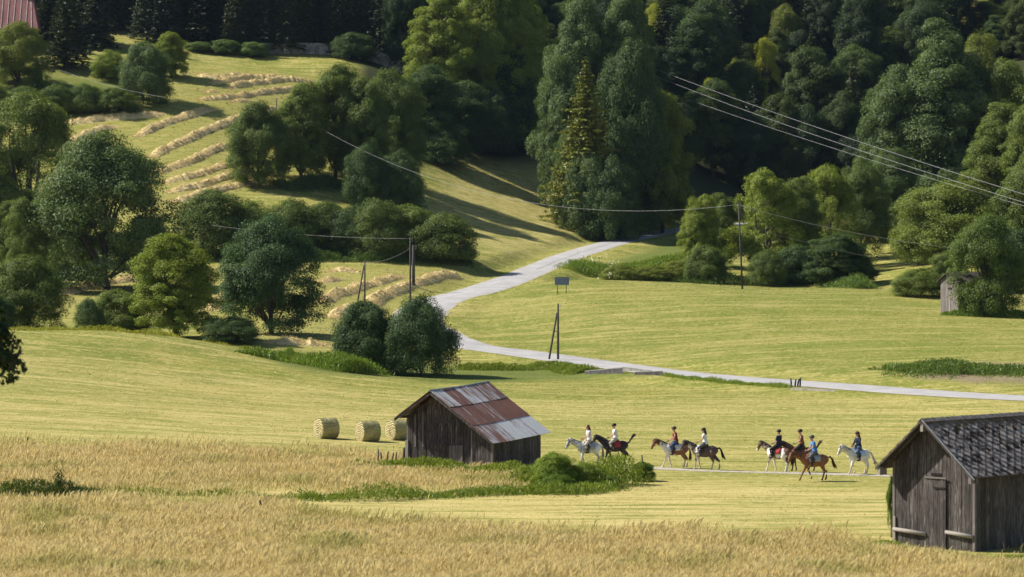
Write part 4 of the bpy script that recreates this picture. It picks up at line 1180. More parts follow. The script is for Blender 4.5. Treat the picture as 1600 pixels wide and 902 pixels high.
def bale_meshes(seed):
    rs = np.random.default_rng(seed); R, Lh = .74, .66
    V, Fc = [], []; nx, na = 9, 40
    for i in range(nx):
        x = -Lh + 2 * Lh * i / (nx - 1); rr = R * (1 - .05 * (abs(i - 4) == 4)) 
        for k in range(na):
            a = 2 * math.pi * k / na; r_ = rr * (1 + rs.normal(0, .012)); z = math.sin(a) * r_
            V.append((x, math.cos(a) * r_, max(z, -R * .95) + R * .95))
    for i in range(nx - 1):
        for k in range(na): Fc.append((i * na + k, i * na + (k + 1) % na, (i + 1) * na + (k + 1) % na, (i + 1) * na + k))
    body = np.array(V); Fb = np.array(Fc)
    k = 1500; a = rs.random(k) * 6.28; x = rs.uniform(-Lh, Lh, k)
    cen = np.stack([x, np.cos(a) * R * 1.005, np.maximum(np.sin(a) * R * 1.005, -R * .95) + R * .95], 1)
    V2, F2 = leaves(cen, np.stack([x * 0, np.cos(a), np.sin(a)], 1), .07, rs, 0, 1.2, .2)
    bm_ = np_mesh('bale', np.concatenate([body, V2]), np.concatenate([Fb, F2 + len(body)]), [BALE])
    ends = []
    for s in (-1, 1):
        Ve, Fe = [(s * (Lh + .03), 0, R * .95)], []
        for j in range(1, 7):
            for q in range(na):
                a_ = 2 * math.pi * q / na; r_ = R * .965 * j / 6
                Ve.append((s * (Lh + .03 * (1 - (j / 6) ** 4) + rs.normal(0, .010)), math.cos(a_) * r_, max(math.sin(a_) * r_, -R * .93) + R * .95))
        for q in range(na): Fe.append((0, 1 + q, 1 + (q + 1) % na, 0))
        for j in range(5):
            for q in range(na): Fe.append((1 + j * na + q, 1 + (j + 1) * na + q, 1 + (j + 1) * na + (q + 1) % na, 1 + j * na + (q + 1) % na))
        me = bpy.data.meshes.new('end'); me.from_pydata(Ve, [], [tuple(dict.fromkeys(f)) for f in Fe]); me.materials.append(BALE_END)
        ends.append(me)
    return bm_, ends
for i, (u, v, rz, lab) in enumerate([(510, 685, .58, 'round hay bale farthest from the rusty-roofed barn, leftmost of three'), (575, 689.5, .52, 'round hay bale in the middle of three, nearest the viewer'), (622, 687.5, .6, 'round hay bale half hidden behind the rusty-roofed barn')]):
    p = hit(u, v); bm_, ends = bale_meshes(i)
    e = thing('hay_bale', lab, 'hay bale', (p.x, p.y, p.z - .03), rz, 'round hay bales')
    link('straw_roll', bm_, e)
    for me in ends: link('spiral_end', me, e)

# ------------------------------------------------------------------ horses and riders
def coat(name, a, b=None, cover=.5, scale=1.1, legs=None, seed=0.0, front=None):
    """coat colour a with patches of b; legs: colour below the knee"""
    t = NT(name)
    sp = t.n('ShaderNodeSeparateXYZ'); t.put(sp.inputs[0], t.n('ShaderNodeTexCoord').outputs['Object'])
    P = t.n('ShaderNodeMapping'); t.put(P.inputs[0], t.n('ShaderNodeTexCoord').outputs['Object']); P.inputs['Location'].default_value = (seed, seed * 2.3, seed * .7)
    f = t.noise(P.outputs[0], scale, 2, .45)
    c = t.mix(t.ramp(t.noise(P.outputs[0], 9, 3), .3, .7), tuple(x * .82 for x in a), tuple(min(1, x * 1.15) for x in a))
    if b is not None: c = t.mix(t.ramp(f, cover - .03, cover + .03), c, b)
    if front is not None:                                       # a white neck and shoulder with a ragged edge
        x = t.math('ADD', sp.outputs['X'], t.math('MULTIPLY', t.math('SUBTRACT', f, .5), .5))
        m_ = t.math('MULTIPLY', t.ramp(x, front[0] - .02, front[0] + .02), t.ramp(x, front[1] + .02, front[1] - .02))
        c = t.mix(m_, c, b)
    if legs is not None: c = t.mix(t.ramp(sp.outputs['Z'], .62, .42), c, legs)
    return t.surf(c, .55, spec=.35)
HAIR = {k: plain('horse hair ' + k, v, .6, .35, 20) for k, v in dict(black=(.012, .011, .012), chestnut=(.11, .045, .018), white=(.55, .51, .44), grey=(.3, .29, .28), brown=(.05, .03, .018)).items()}
LEATHER = plain('saddle leather', (.045, .022, .012), .45, .3, 8, .5)
def leg_chain(front, sx, ph):
    """leg joints; ph swings the leg: negative behind, positive ahead"""
    s = sx
    if front:
        sh = Vector((.50, s * .15, 1.12)); el = Vector((.46 + ph * .06, s * .16, .86)); kn = Vector((.48 + ph * .24, s * .15, .50 + max(0, -ph) * .03))
        fe = Vector((.49 + ph * .40 - max(0, -ph) * .06, s * .145, .15 + max(0, -ph - .5) * .18)); ho = fe + Vector((.06, 0, -.105))
        return [sh, el, kn, kn * .5 + fe * .5, fe, ho], [.17, .115, .062, .046, .05, .062]
    hp = Vector((-.58, s * .14, 1.14)); st = Vector((-.47 + ph * .08, s * .16, .88)); hk = Vector((-.74 + ph * .26, s * .145, .53 + max(0, ph) * .02))
    fe = Vector((-.68 + ph * .36, s * .14, .15 + max(0, -ph - .6) * .15)); ho = fe + Vector((.06, 0, -.105))
    return [hp, st, hk, hk * .5 + fe * .5, fe, ho], [.235, .165, .07, .05, .052, .064]
def make_horse(label, p, yaw, coatm, hair, neck=0.0, ph=(.6, -.6, .5, -.5), tail='down', turn=0.0, pad=None, sc=1.0):
    """neck: + raises, - lowers the head; yaw: heading (0 looks along +x)"""
    e = thing('horse', label, 'horse', p, yaw, 'ridden horses on the track'); e.scale = (sc * .95, sc * 1.06, sc)
    b = MB()
    b.tube([(.80, 0, 1.12), (.70, 0, 1.14), (.50, 0, 1.16), (.22, 0, 1.13), (-.05, 0, 1.11), (-.32, 0, 1.15), (-.55, 0, 1.20), (-.74, 0, 1.18), (-.86, 0, 1.12)], [.08, .20, .30, .335, .34, .325, .31, .24, .09], 16, .80)
    b.tube([(.55, 0, 1.40), (.25, 0, 1.44), (0, 0, 1.37), (-.3, 0, 1.38), (-.55, 0, 1.43)], [.10, .12, .11, .11, .08], 10, .8)
    d = Vector((.58, 0, .33 + neck * .30)).normalized(); tv = Vector((0, turn, 0))
    n0 = Vector((.56, 0, 1.26)); n1 = n0 + d * .34 + tv * .1; n2 = n0 + d * .66 + tv * .25; n3 = n0 + d * .84 + Vector((.03, 0, -.01)) + tv * .35
    b.tube([n0 - d * .12, n0, n1, n2, n3], [.26, .25, .185, .14, .12], 14, .62)
    hd = Vector((.33, turn * .5, -.62 + neck * .22)).normalized()
    h1 = n3 + hd * .17; h2 = n3 + hd * .36; h3 = n3 + hd * .50; h4 = n3 + hd * .56
    b.tube([n3 - hd * .05, n3 + hd * .06, h1, h2, h3, h4], [.09, .125, .125, .088, .078, .05], 12, .66)
    for s in (-1, 1):
        q = n3 + Vector((-.03, s * .06, .07))
        b.tube([q, q + Vector((.0, s * .012, .085)), q + Vector((.02, s * .018, .17))], [.036, .034, .010], 8)
    for (fr, s), w_ in zip(((True, 1), (True, -1), (False, 1), (False, -1)), ph):
        pts, rad = leg_chain(fr, s, w_)
        b.tube(pts, rad, 12, .85)
    link('body', fuse(b, 'horse body', coatm, .024, 3), e)
    m = MB(); r = random.Random(label)
    crest = [n3 + Vector((.03, 0, .12)), n3 * .5 + n2 * .5 + Vector((-.06, 0, .15)), n2 + Vector((-.10, 0, .13)), n1 + Vector((-.13, 0, .17)), n0 + Vector((-.14, 0, .22))]
    m.tube(crest, [.03, .05, .055, .05, .03], 7, .5)
    for i in range(26):
        f = i / 25 * 3.98; k = int(f); q = crest[k].lerp(crest[k + 1], f - k); sd = r.choice((-1, 1))
        m.tube([q, q + Vector((r.uniform(-.03, .03), sd * .09, -.06)), q + Vector((r.uniform(-.05, .04), sd * .12, -r.uniform(.16, .30)))], [.024, .022, .005], 4)
    m.tube([n3 + Vector((.02, 0, .13)), n3 + Vector((.12, 0, .06)), n3 + hd * .2 + Vector((.07, 0, .05))], [.03, .035, .008], 5)
    link('mane', m.mesh('mane', HAIR[hair], True), e)
    m = MB()
    T = {'down': [(-.83, 0, 1.30), (-.94, 0, 1.22), (-.99, 0, .95), (-1.0, 0, .65), (-.98, 0, .48)],
         'flow': [(-.83, 0, 1.32), (-.98, 0, 1.28), (-1.12, 0, 1.0), (-1.25, 0, .70), (-1.46, 0, .56)],
         'up': [(-.82, 0, 1.32), (-.95, 0, 1.42), (-1.06, 0, 1.60), (-1.16, 0, 1.78), (-1.30, 0, 1.88)],
         'out': [(-.82, 0, 1.32), (-.97, 0, 1.36), (-1.09, 0, 1.22), (-1.17, 0, .95), (-1.30, 0, .70)]}[tail]
    m.tube(T, [.05, .055, .06, .05, .012], 8)
    for i in range(18):
        o = Vector((r.uniform(-.05, .05), r.uniform(-.06, .06), r.uniform(-.05, .05)))
        m.tube([Vector(T[1])] + [Vector(q) + o * (j + 1) * .7 for j, q in enumerate(T[2:])], [.03, .028, .022, .004], 4)
    link('tail', m.mesh('tail', HAIR[hair], True), e)
    # saddle, cloth and bridle
    m = MB(); m.tube([(.24, 0, 1.49), (.12, 0, 1.475), (-.02, 0, 1.47), (-.16, 0, 1.50), (-.24, 0, 1.55)], [.07, .12, .13, .14, .06], 10, 1.35)
    for s in (-1, 1): m.tube([(.08, s * .16, 1.45), (.10, s * .30, 1.25), (.10, s * .315, 1.02)], [.10, .12, .06], 8, .25)
    link('saddle', m.mesh('saddle', LEATHER, True), e)
    if pad:
        m = MB(); vs, fs = [], []
        for i, x in enumerate((.30, .16, 0, -.16, -.34)):
            for k in range(-6, 7):
                a = k / 6 * 1.62
                vs.append((x, math.sin(a) * .302, 1.125 + math.cos(a) * .36))
        for i in range(4):
            for k in range(12): fs.append((i * 13 + k, i * 13 + k + 1, (i + 1) * 13 + k + 1, (i + 1) * 13 + k))
        m.add(vs, fs); o = link('saddle_cloth', m.mesh('saddle cloth', pad, True), e)
        md = o.modifiers.new('thick', 'SOLIDIFY'); md.thickness = .02; md.offset = 1
    m = MB()
    for c_, rr in ((h2, .096), (n3 + hd * .07, .132)):
        up = hd.cross(Vector((0, 1, 0))).normalized(); side = hd.cross(up).normalized(); pts = []
        for k in range(13):
            a = k * math.pi / 6; pts.append(c_ + side * math.cos(a) * rr * .7 + up * math.sin(a) * rr)
        m.tube(pts, .011, 4)
    for s in (-1, 1):
        m.tube([h2 + Vector((0, s * .065, 0)), n1 + Vector((-.02, s * .15, .06)), Vector((.34, s * .06, 1.72))], .009, 4)
        m.tube([h2 + Vector((0, s * .066, 0)), n3 + hd * .07 + Vector((0, s * .085, 0))], .010, 4)
    link('bridle', m.mesh('bridle', LEATHER, False), e)
    return e
SKIN = plain('skin', (.46, .27, .19), .55, .1, 12)
def cloth(name, col): return plain(name, col, .85, .18, 14, .2)
BOOT = plain('riding boot', (.02, .017, .015), .5)
def make_rider(label, p, yaw, shirt, trousers, helmet, hair=None, bare_arms=True, lean=.06, look=0.0, sleeve=.5, sc=1.0, hands=(.40, 1.72)):
    e = thing('person', label, 'rider', p, yaw, 'riders on the track'); e.scale = (sc * 1.08, sc * 1.12, sc * 1.01)
    hip = Vector((-.04, 0, 1.62)); wa = hip + Vector((lean * .4, 0, .22)); chs = hip + Vector((lean, 0, .42)); nk = hip + Vector((lean * 1.3, 0, .60)); hd = nk + Vector((.03, 0, .17))
    torso = ([hip - Vector((0, 0, .06)), hip + Vector((0, 0, .05)), wa, chs, chs + Vector((0, 0, .11)), nk - Vector((0, 0, .02))], [.12, .135, .108, .125, .11, .055])
    b = MB(); b.tube(*torso, 14, 1.32)
    b.tube([nk - Vector((0, 0, .05)), nk, hd], [.062, .052, .05], 10)
    b.blob(hd + Vector((.01, 0, .03)), .105, .98, .80, 1.22)
    b.tube([hd + Vector((.095, 0, .03)), hd + Vector((.128, 0, .0)), hd + Vector((.10, 0, -.015))], [.012, .017, .012], 6)     # nose
    b.blob(hd + Vector((.075, 0, -.075)), .042, 1, 1, .8)                                                                       # chin
    for s in (-1, 1): b.blob(hd + Vector((-.005, s * .085, .02)), .03, .7, .5, 1.2)                                             # ears
    arms, legs = [], []
    for s in (-1, 1):
        sh = chs + Vector((-.01, s * .175, .12)); el = chs + Vector((.06, s * .25, -.16)); wr = Vector((hands[0] - .08, s * .10, hands[1])); ha = Vector((hands[0], s * .07, hands[1] - .02))
        arms.append((sh, el, wr, ha))
        b.tube([sh - Vector((0, s * .05, 0)), sh, el.lerp(sh, .5), el, wr.lerp(el, .5), wr, ha], [.055, .06, .05, .041, .038, .027, .036], 10)
        hj = hip + Vector((.03, s * .10, -.02)); kn = Vector((.33, s * .33, 1.33)); an = Vector((.14, s * .37, .93)); to = Vector((.33, s * .39, .89))
        legs.append((hj, kn, an, to))
        b.tube([hj, hj.lerp(kn, .5), kn, kn.lerp(an, .35), an, an.lerp(to, .5) - Vector((0, 0, .03)), to], [.115, .092, .066, .064, .042, .045, .028], 12)
    me = fuse(b, 'person body', SKIN, .020, 2)
    # fingers closed round the reins
    hm = MB()
    for (sh, el, wr, ha), s in zip(arms, (-1, 1)):
        for i, ln in enumerate((.062, .070, .066, .052)):
            q = ha + Vector((.022, s * .012, .024 - i * .018))
            hm.tube([q - Vector((.02, 0, 0)), q + Vector((ln * .55, -s * .004, 0)), q + Vector((ln * .6, -s * .034, -.004)), q + Vector((ln * .15, -s * .042, -.006))], [.010, .0095, .009, .007], 6)
        q = ha + Vector((-.005, -s * .012, .034)); hm.tube([q, q + Vector((.03, -s * .018, .016)), q + Vector((.058, -s * .016, .012))], [.012, .011, .008], 6)
    import bmesh
    bm = bmesh.new(); bm.from_mesh(me); tmp = hm.mesh('hands', SKIN, True); bm.from_mesh(tmp); bm.to_mesh(me); bm.free(); bpy.data.meshes.remove(tmp)
    me.polygons.foreach_set('use_smooth', [True] * len(me.polygons))
    link('body', me, e)
    b = MB(); b.tube([q + Vector((0, 0, 0)) for q in torso[0]], [r_ + .018 for r_ in torso[1][:-1]] + [.066], 14, 1.32)
    for sh, el, wr, ha in arms:
        k = el.lerp(sh, 1 - sleeve) if sleeve <= 1 else el
        pts = [sh - Vector((0, math.copysign(.05, sh.y), 0)), sh, sh.lerp(k, .5), k]; rad = [.07, .076, .07, .062]
        if sleeve > 1: pts.append(wr); rad[-1] = .06; rad.append(.046)
        b.tube(pts, rad, 10)
    link('shirt', fuse(b, 'shirt', shirt, .022, 2), e)
    b = MB(); b.tube([hip - Vector((0, 0, .07)), hip + Vector((0, 0, .06)), hip + Vector((0, 0, .13))], [.13, .15, .135], 14, 1.3)
    for hj, kn, an, to in legs: b.tube([hj, hj.lerp(kn, .5), kn, kn.lerp(an, .35), an + Vector((0, 0, .06))], [.132, .11, .082, .078, .060], 12)
    link('trousers', fuse(b, 'trousers', trousers, .022, 2), e)
    for hj, kn, an, to in legs:
        b = MB(); b.tube([an.lerp(kn, .55), an.lerp(kn, .2), an, an.lerp(to, .5) - Vector((0, 0, .04)), to + Vector((.02, 0, -.01))], [.084, .07, .058, .056, .036], 10)
        link('boot', b.mesh('boot', BOOT, True), e)
    if helmet is not None:
        b = MB(); b.blob(hd + Vector((-.012, 0, .075)), .128, 1.08, .92, .86); b.blob(hd + Vector((.11, 0, .06)), .07, 1, .95, .18)
        link('helmet', b.mesh('helmet', helmet, True), e)
    if hair is not None:
        b = MB()
        if helmet is None: b.blob(hd + Vector((-.022, 0, .055)), .118, 1.0, .90, 1.08)
        b.tube([hd + Vector((-.09, 0, .0)), hd + Vector((-.12, 0, -.12)), hd + Vector((-.125, .01, -.27)), hd + Vector((-.11, .01, -.38))], [.06, .07, .058, .02], 9, 1.3)
        link('hair', b.mesh('hair', hair, True), e)
    return e
HB = plain('brown hair', (.10, .045, .02), .6, .3, 20); HD_ = plain('dark hair', (.02, .014, .011), .6, .3, 20)
HELM = plain('black helmet', (.016, .015, .017), .45); HELMB = plain('brown helmet', (.045, .022, .018), .5); HELMG = plain('grey helmet', (.05, .055, .05), .5)
WHITE_TOP = cloth('white cotton', (.72, .73, .76)); NAVY = cloth('navy cloth', (.018, .024, .055)); JEANS = cloth('blue denim', (.06, .09, .17)); GREYT = cloth('grey trousers', (.10, .11, .13))
BEIGE = cloth('beige breeches', (.44, .38, .32)); RED = cloth('dark red cloth', (.20, .025, .02)); RUST = cloth('rust brown cloth', (.16, .06, .03)); BLUE = cloth('bright blue cloth', (.05, .19, .52)); BLACKT = cloth('black cloth', (.016, .017, .022))
PADW = cloth('white saddle cloth', (.66, .66, .68)); PADR = cloth('red patterned cloth', (.38, .05, .05)); PADB = cloth('pale blue saddle cloth', (.42, .56, .66)); PADG = cloth('grey saddle cloth', (.33, .34, .37))
pi = math.pi
def pair(u, v, yaw, coat_, hair, hlab, rlab, rider, sc=1.0, **kw):
    p = hit(u, v); p.z += .01
    make_horse(hlab, p, yaw, coat_, hair, sc=sc, **kw)
    make_rider(rlab, p, yaw, sc=sc, **rider)
pair(920, 729, pi + .32, coat('dapple grey coat', (.50, .50, .52), (.80, .79, .77), .52, 2.0, (.42, .42, .43), 1.0), 'grey',
     'leading dapple grey horse behind the green bush by the barn', 'person with long brown hair and white vest on the leading grey horse',
     dict(shirt=WHITE_TOP, trousers=BEIGE, helmet=None, hair=HB, sleeve=.15), neck=-.15, ph=(.3, -.5, .45, -.3), pad=PADG)
pair(961, 726, pi + .05, coat('dark bay coat', (.035, .026, .030), None, legs=(.016, .013, .014)), 'black',
     'dark bay horse with its black tail flung up', 'person in white shirt, pale breeches and black helmet on the dark bay horse',
     dict(shirt=WHITE_TOP, trousers=BEIGE, helmet=HELM, sleeve=.55), neck=.25, ph=(-.7, .4, .2, -.75), tail='up', pad=PADR)
pair(1055, 732, pi + .08, coat('chestnut pinto coat', (.24, .10, .05), (.80, .74, .66), .66, 1.25, (.62, .55, .47), 3.1, (.36, 1.0)), 'chestnut',
     'chestnut and white pinto horse, front one of the middle pair', 'person in dark red top and jeans on the chestnut and white pinto',
     dict(shirt=RED, trousers=JEANS, helmet=HELMB, sleeve=.2), neck=.05, ph=(.85, -.55, .35, -.35), pad=PADW, tail='down')
pair(1101, 735, pi - .25, coat('brown pinto coat', (.11, .068, .055), (.72, .66, .60), .60, 1.2, (.46, .38, .32), 7.7, (.22, .52)), 'black',
     'brown and white pinto horse, rear one of the middle pair', 'person in white shirt with dark ponytail on the brown pinto',
     dict(shirt=WHITE_TOP, trousers=GREYT, helmet=HELM, hair=HD_, sleeve=.4), neck=.0, ph=(.3, -.35, .5, -.75), pad=None, tail='out')
pair(1216, 738, pi - .62, coat('bay pinto coat', (.17, .095, .06), (.74, .69, .62), .50, 1.3, (.66, .60, .53), 11.3), 'black',
     'bay and white pinto horse walking away at the head of the rear group', 'person in dark blue shirt and dark trousers on the bay and white pinto',
     dict(shirt=NAVY, trousers=BLACKT, helmet=HELM, sleeve=.9, lean=-.02), neck=.15, ph=(.6, -.5, .1, .35), pad=PADR, tail='down')
pair(1252, 737.5, pi - .10, coat('red chestnut coat', (.17, .06, .03), None, legs=(.10, .035, .02)), 'brown',
     'red chestnut horse half hidden behind the blue-shirted rider', 'person in rust brown top and dark helmet on the half hidden chestnut horse',
     dict(shirt=RUST, trousers=BLACKT, helmet=HELM, sleeve=.1), neck=.25, ph=(.2, -.4, .6, -.4), tail='up', pad=None)
pair(1272, 752, pi + .12, coat('bright chestnut coat', (.25, .10, .045), None, legs=(.15, .055, .028)), 'chestnut',
     'bright chestnut horse on the grass in front of the track', 'person in bright blue shirt on the bright chestnut horse',
     dict(shirt=BLUE, trousers=GREYT, helmet=HELMG, sleeve=.5, lean=.10), neck=-.35, ph=(.95, -.85, .55, -.25), tail='out', pad=PADG, turn=.35, sc=1.03)
pair(1341, 742, pi + .5, coat('white coat', (.74, .70, .63), (.62, .58, .53), .62, 1.6, (.5, .42, .35), 5.0), 'white',
     'white horse at the tail of the ride with a flowing tail', 'person in navy jacket with dark ponytail on the white horse',
     dict(shirt=NAVY, trousers=JEANS, helmet=HELMB, hair=HD_, sleeve=1.5), neck=.05, ph=(.7, -.75, .35, .1), tail='flow', pad=PADB)

# ------------------------------------------------------------------ poles, cables, sign, culvert, stakes
def up(u, v, d): return Vector(pix(u, v, d))
def pole_thing(name, label, u, vb, vtop, r0, strut=None, d=None, arm=None, group='wooden power poles'):
    p = hit(u, vb) if d is None else at(u, d)
    s = FPX / p.y; h = CAM_H - (vtop - VH) / s - p.z
    e = thing(name, label, 'pole', p, 0, group)
    m = MB(); m.tube([(0, 0, -.5), (0, 0, h * .5), (0, 0, h)], [r0 * 1.1, r0, r0 * .8], 8)
    m.build('shaft', POLE, e, True)
    if strut:
        ub, ht = strut
        m = MB(); m.tube([((ub - u) / s, .4, -.4), (-.12, .05, h * ht)], [r0 * .95, r0 * .8], 8); m.build('strut', POLE, e, True)
        m = MB(); m.tube([((ub - u) / s * .42, .2, h * .5), (0, 0, h * .52)], .05, 6); m.build('brace', POLE, e, True)
    for k in range(2):
        m = MB(); z = h - .25 - .35 * k; m.tube([(r0 * .6, -.02, z), (r0 + .16, -.02, z), (r0 + .16, -.02, z + .16)], [.025, .03, .05], 6); m.build('insulator', PADW, e, True)
    return e, p, h
e1, pp1, ph1 = pole_thing('power_pole', 'dark wooden pole with a side strut standing on the near road edge', 872, 563, 475, .13, (857, .84))
e2, pp2, ph2 = pole_thing('power_pole', 'wooden pole with a side strut on the hay field left of the double pole', 570, 477, 408, .12, (557, .9))
e3, pp3, ph3 = pole_thing('power_pole', 'slim tall front pole of the double pole behind the dark bushes', 641, 494, 371, .13)
e4, pp4, ph4 = pole_thing('power_pole', 'thicker and shorter rear pole of the double pole by the hay', 646, 449, 383, .24)
e5, pp5, ph5 = pole_thing('power_pole', 'slim leaning power pole in front of the roadside trees', 1160, 452, 318, .13)
e5.rotation_euler = (0, -.045, 0)
e6, pp6, ph6 = pole_thing('power_pole', 'grey power pole rising among the trees of the upper meadow', 432, None, 154, .13, d=556)
CABLE = plain('cable', (.28, .28, .29), .5, .1, 3)
CABLE_D = plain('dark cable', (.16, .16, .165), .5, .1, 3)
def cable(a, b, sag, label, r=.03, mat=CABLE, group='overhead cables'):
    n = 28; m = MB(); pts = []
    for i in range(n + 1):
        f = i / n; q = a.lerp(b, f); q.z -= sag * 4 * f * (1 - f); pts.append(q)
    m.tube(pts, r, 5)
    tag(m.build('overhead_cable', mat, None, True), label, 'cable', group)
cable(up(1003, 100, 600), up(1720, 340, 430), .9, 'upper pale cable of the three crossing the forest at the right', .033)
cable(up(1003, 111, 600), up(1720, 352, 430), 1.1, 'middle pale cable of the three crossing the forest at the right', .033)
cable(up(1068, 153, 590), up(1720, 356, 430), .7, 'lower pale cable of the three, starting farther right', .028)
top5 = up(1152, 320, pp5.y)
cable(up(432, 158, pp6.y), top5, 7.9, 'long sagging cable crossing the clearing between the trees and the leaning pole', .022)
cable(top5, up(1720, 400, 420), 2.0, 'cable running right from the top of the leaning power pole', .022)
cable(up(1155, 350, pp5.y), up(1720, 440, 430), 2.0, 'thin faint cable low behind the wide willow', .022, CABLE_D)
cable(up(641, 373, pp3.y), up(330, 352, 440), .5, 'thin cable running left from the double pole past the round dark tree', .022, CABLE_D)
cable(up(641, 388, pp3.y), up(570, 410, pp2.y), .6, 'short slack cable between the strutted pole and the double pole', .022, CABLE_D)
cable(up(20, 80, 600), up(262, 153, 566), 1.2, 'cable slanting down over the farm lawn in the top left', .024)
# blue-grey board on two posts
ps = hit(878, 459); sp_ = FPX / ps.y
es = thing('road_sign', 'wide blue-grey board on two posts beside the road bend', 'road sign', ps, .12)
SIGN = plain('blue grey board', (.15, .18, .27), .6, .12, 2)
w2, hb, ht = 11.2 / sp_, 13.5 / sp_, 26 / sp_
m = MB(); m.box(-w2, w2, -.03, .03, hb, ht); pn = m.build('board', SIGN, es)
SIGN_F = plain('board frame', (.30, .31, .33), .5, .1, 3)
for z in (hb, ht - .05):
    m = MB(); m.box(-w2, w2, -.05, -.031, z, z + .05); m.build('frame_rail', SIGN_F, pn)
SIGN_L = plain('board lettering', (.26, .30, .42), .6, .1, 3)
m = MB(); r = random.Random(5)
for row in range(3):                                            # lines of lettering too small to read
    x = -w2 + .2
    while x < w2 - .3:
        l = r.uniform(.06, .22); z = ht - .32 - row * .30
        m.box(x, x + l, -.037, -.0305, z, z + .10); x += l + r.uniform(.03, .1)
m.build('lettering', SIGN_L, pn)
for x in (-w2 * .62, w2 * .62):
    m = MB(); m.tube([(x, .07, -.3), (x, .07, ht - .1)], .055, 8); m.build('post', POLE, es, True)
# culvert under the road: two concrete parapets and a sloping apron
pc = hit(945, 586)
ec = thing('culvert', 'low concrete culvert walls sunk in the grass beside the road', 'culvert', pc, 0)
DARKC = plain('stained concrete', (.085, .08, .085), .9, .35, 2.5)
def wallpiece(a, b, h0, h1, th, mat, name):
    a = hit(*a) - pc; b = hit(*b) - pc; m = MB()
    m.hexa([(a.x, a.y, a.z - .5), (b.x, b.y, b.z - .5), (b.x, b.y + th, b.z - .5), (a.x, a.y + th, a.z - .5),
            (a.x, a.y, a.z + h0), (b.x, b.y, b.z + h1), (b.x, b.y + th, b.z + h1), (a.x, a.y + th, a.z + h0)])
    o = m.build(name, mat, ec)
    m = MB()
    m.hexa([(a.x, a.y - .03, a.z + h0 + .003), (b.x, b.y - .03, b.z + h1 + .003), (b.x, b.y + th + .03, b.z + h1 + .003), (a.x, a.y + th + .03, a.z + h0 + .003),
            (a.x, a.y - .03, a.z + h0 + .09), (b.x, b.y - .03, b.z + h1 + .09), (b.x, b.y + th + .03, b.z + h1 + .09), (a.x, a.y + th + .03, a.z + h0 + .09)])
    m.build('coping', CONCRETE, o)
wallpiece((914, 585), (973, 584), .30, .62, .3, DARKC, 'parapet')
wallpiece((992, 586), (1036, 587), .25, .42, .3, DARKC, 'parapet')
wallpiece((973, 580), (1020, 583), .38, .18, .5, CONCRETE, 'apron')
# roadside posts and stakes
def stake(u, v, h, r, lx, label, name='fence_stake', group=None, mat=POLE, ly=0.0, cat='stake'):
    p = hit(u, v); m = MB()
    m.tube([(0, 0, -.15), (lx * .5, ly * .5, h * .5), (lx, ly, h)], [r, r, r * .85], 6)
    o = m.build(name, mat, None, True); o.location = p
    return tag(o, label, cat, group)
for i, (u, h, lx, lab) in enumerate([(1237, .85, -.10, 'leftmost of the four black leaning posts on the near road edge'), (1242, .75, .10, 'second from the left of the four black leaning posts'), (1246, .8, .16, 'third from the left of the four black leaning posts'), (1250, .9, .05, 'rightmost of the four black leaning posts')]):
    stake(u, 604.5, h, .09, lx, lab, 'roadside_post', 'black leaning posts on the road edge', BLACK)
pk = hit(1236, 609); pk2 = hit(1305, 612)
m = MB(); m.hexa([(pk.x, pk.y, pk.z - .3), (pk2.x, pk2.y, pk2.z - .3), (pk2.x, pk2.y + .35, pk2.z - .3), (pk.x, pk.y + .35, pk.z - .3), (pk.x, pk.y, pk.z + .16), (pk2.x, pk2.y, pk2.z + .16), (pk2.x, pk2.y + .35, pk2.z + .16), (pk.x, pk.y + .35, pk.z + .16)])
tag(m.build('kerb_block', CONCRETE), 'long low concrete kerb block under the black leaning posts', 'kerb')
FS = 'old fence stakes left of the middle barn'
for u, h, lx, lab in [(590, .95, .06, 'leftmost old fence stake left of the rusty-roofed barn'), (597, .8, -.08, 'second fence stake from the left by the rusty-roofed barn'), (604, .85, .10, 'third fence stake from the left by the rusty-roofed barn'), (611, .75, .16, 'fourth fence stake, leaning right, by the rusty-roofed barn'), (618, .8, .05, 'fifth fence stake from the left by the rusty-roofed barn')]:
    stake(u, 727, h, .055, lx, lab, group=FS)
stake(631, 726, 1.05, .11, .02, 'thickest dark fence stake at the corner of the rusty-roofed barn', group=FS)
FR = 'old fence stakes in front of the horses'
stake(972, 741, 1.15, .05, -.30, 'left-leaning stake under the dark bay horse', group=FR)
stake(974, 742, .8, .045, -.12, 'shorter stake crossing the left-leaning one', group=FR)
stake(1006, 741, 1.15, .05, -.12, 'stake in the small green bush between the two front pairs of horses', group=FR)
stake(43, 694, .45, .045, 0, 'lone thin stake at the far left edge of the golden grass')
stake(409, 797, .5, .07, -.10, 'short dark stump in the grass below the ditch weeds', 'stump', cat='stump')

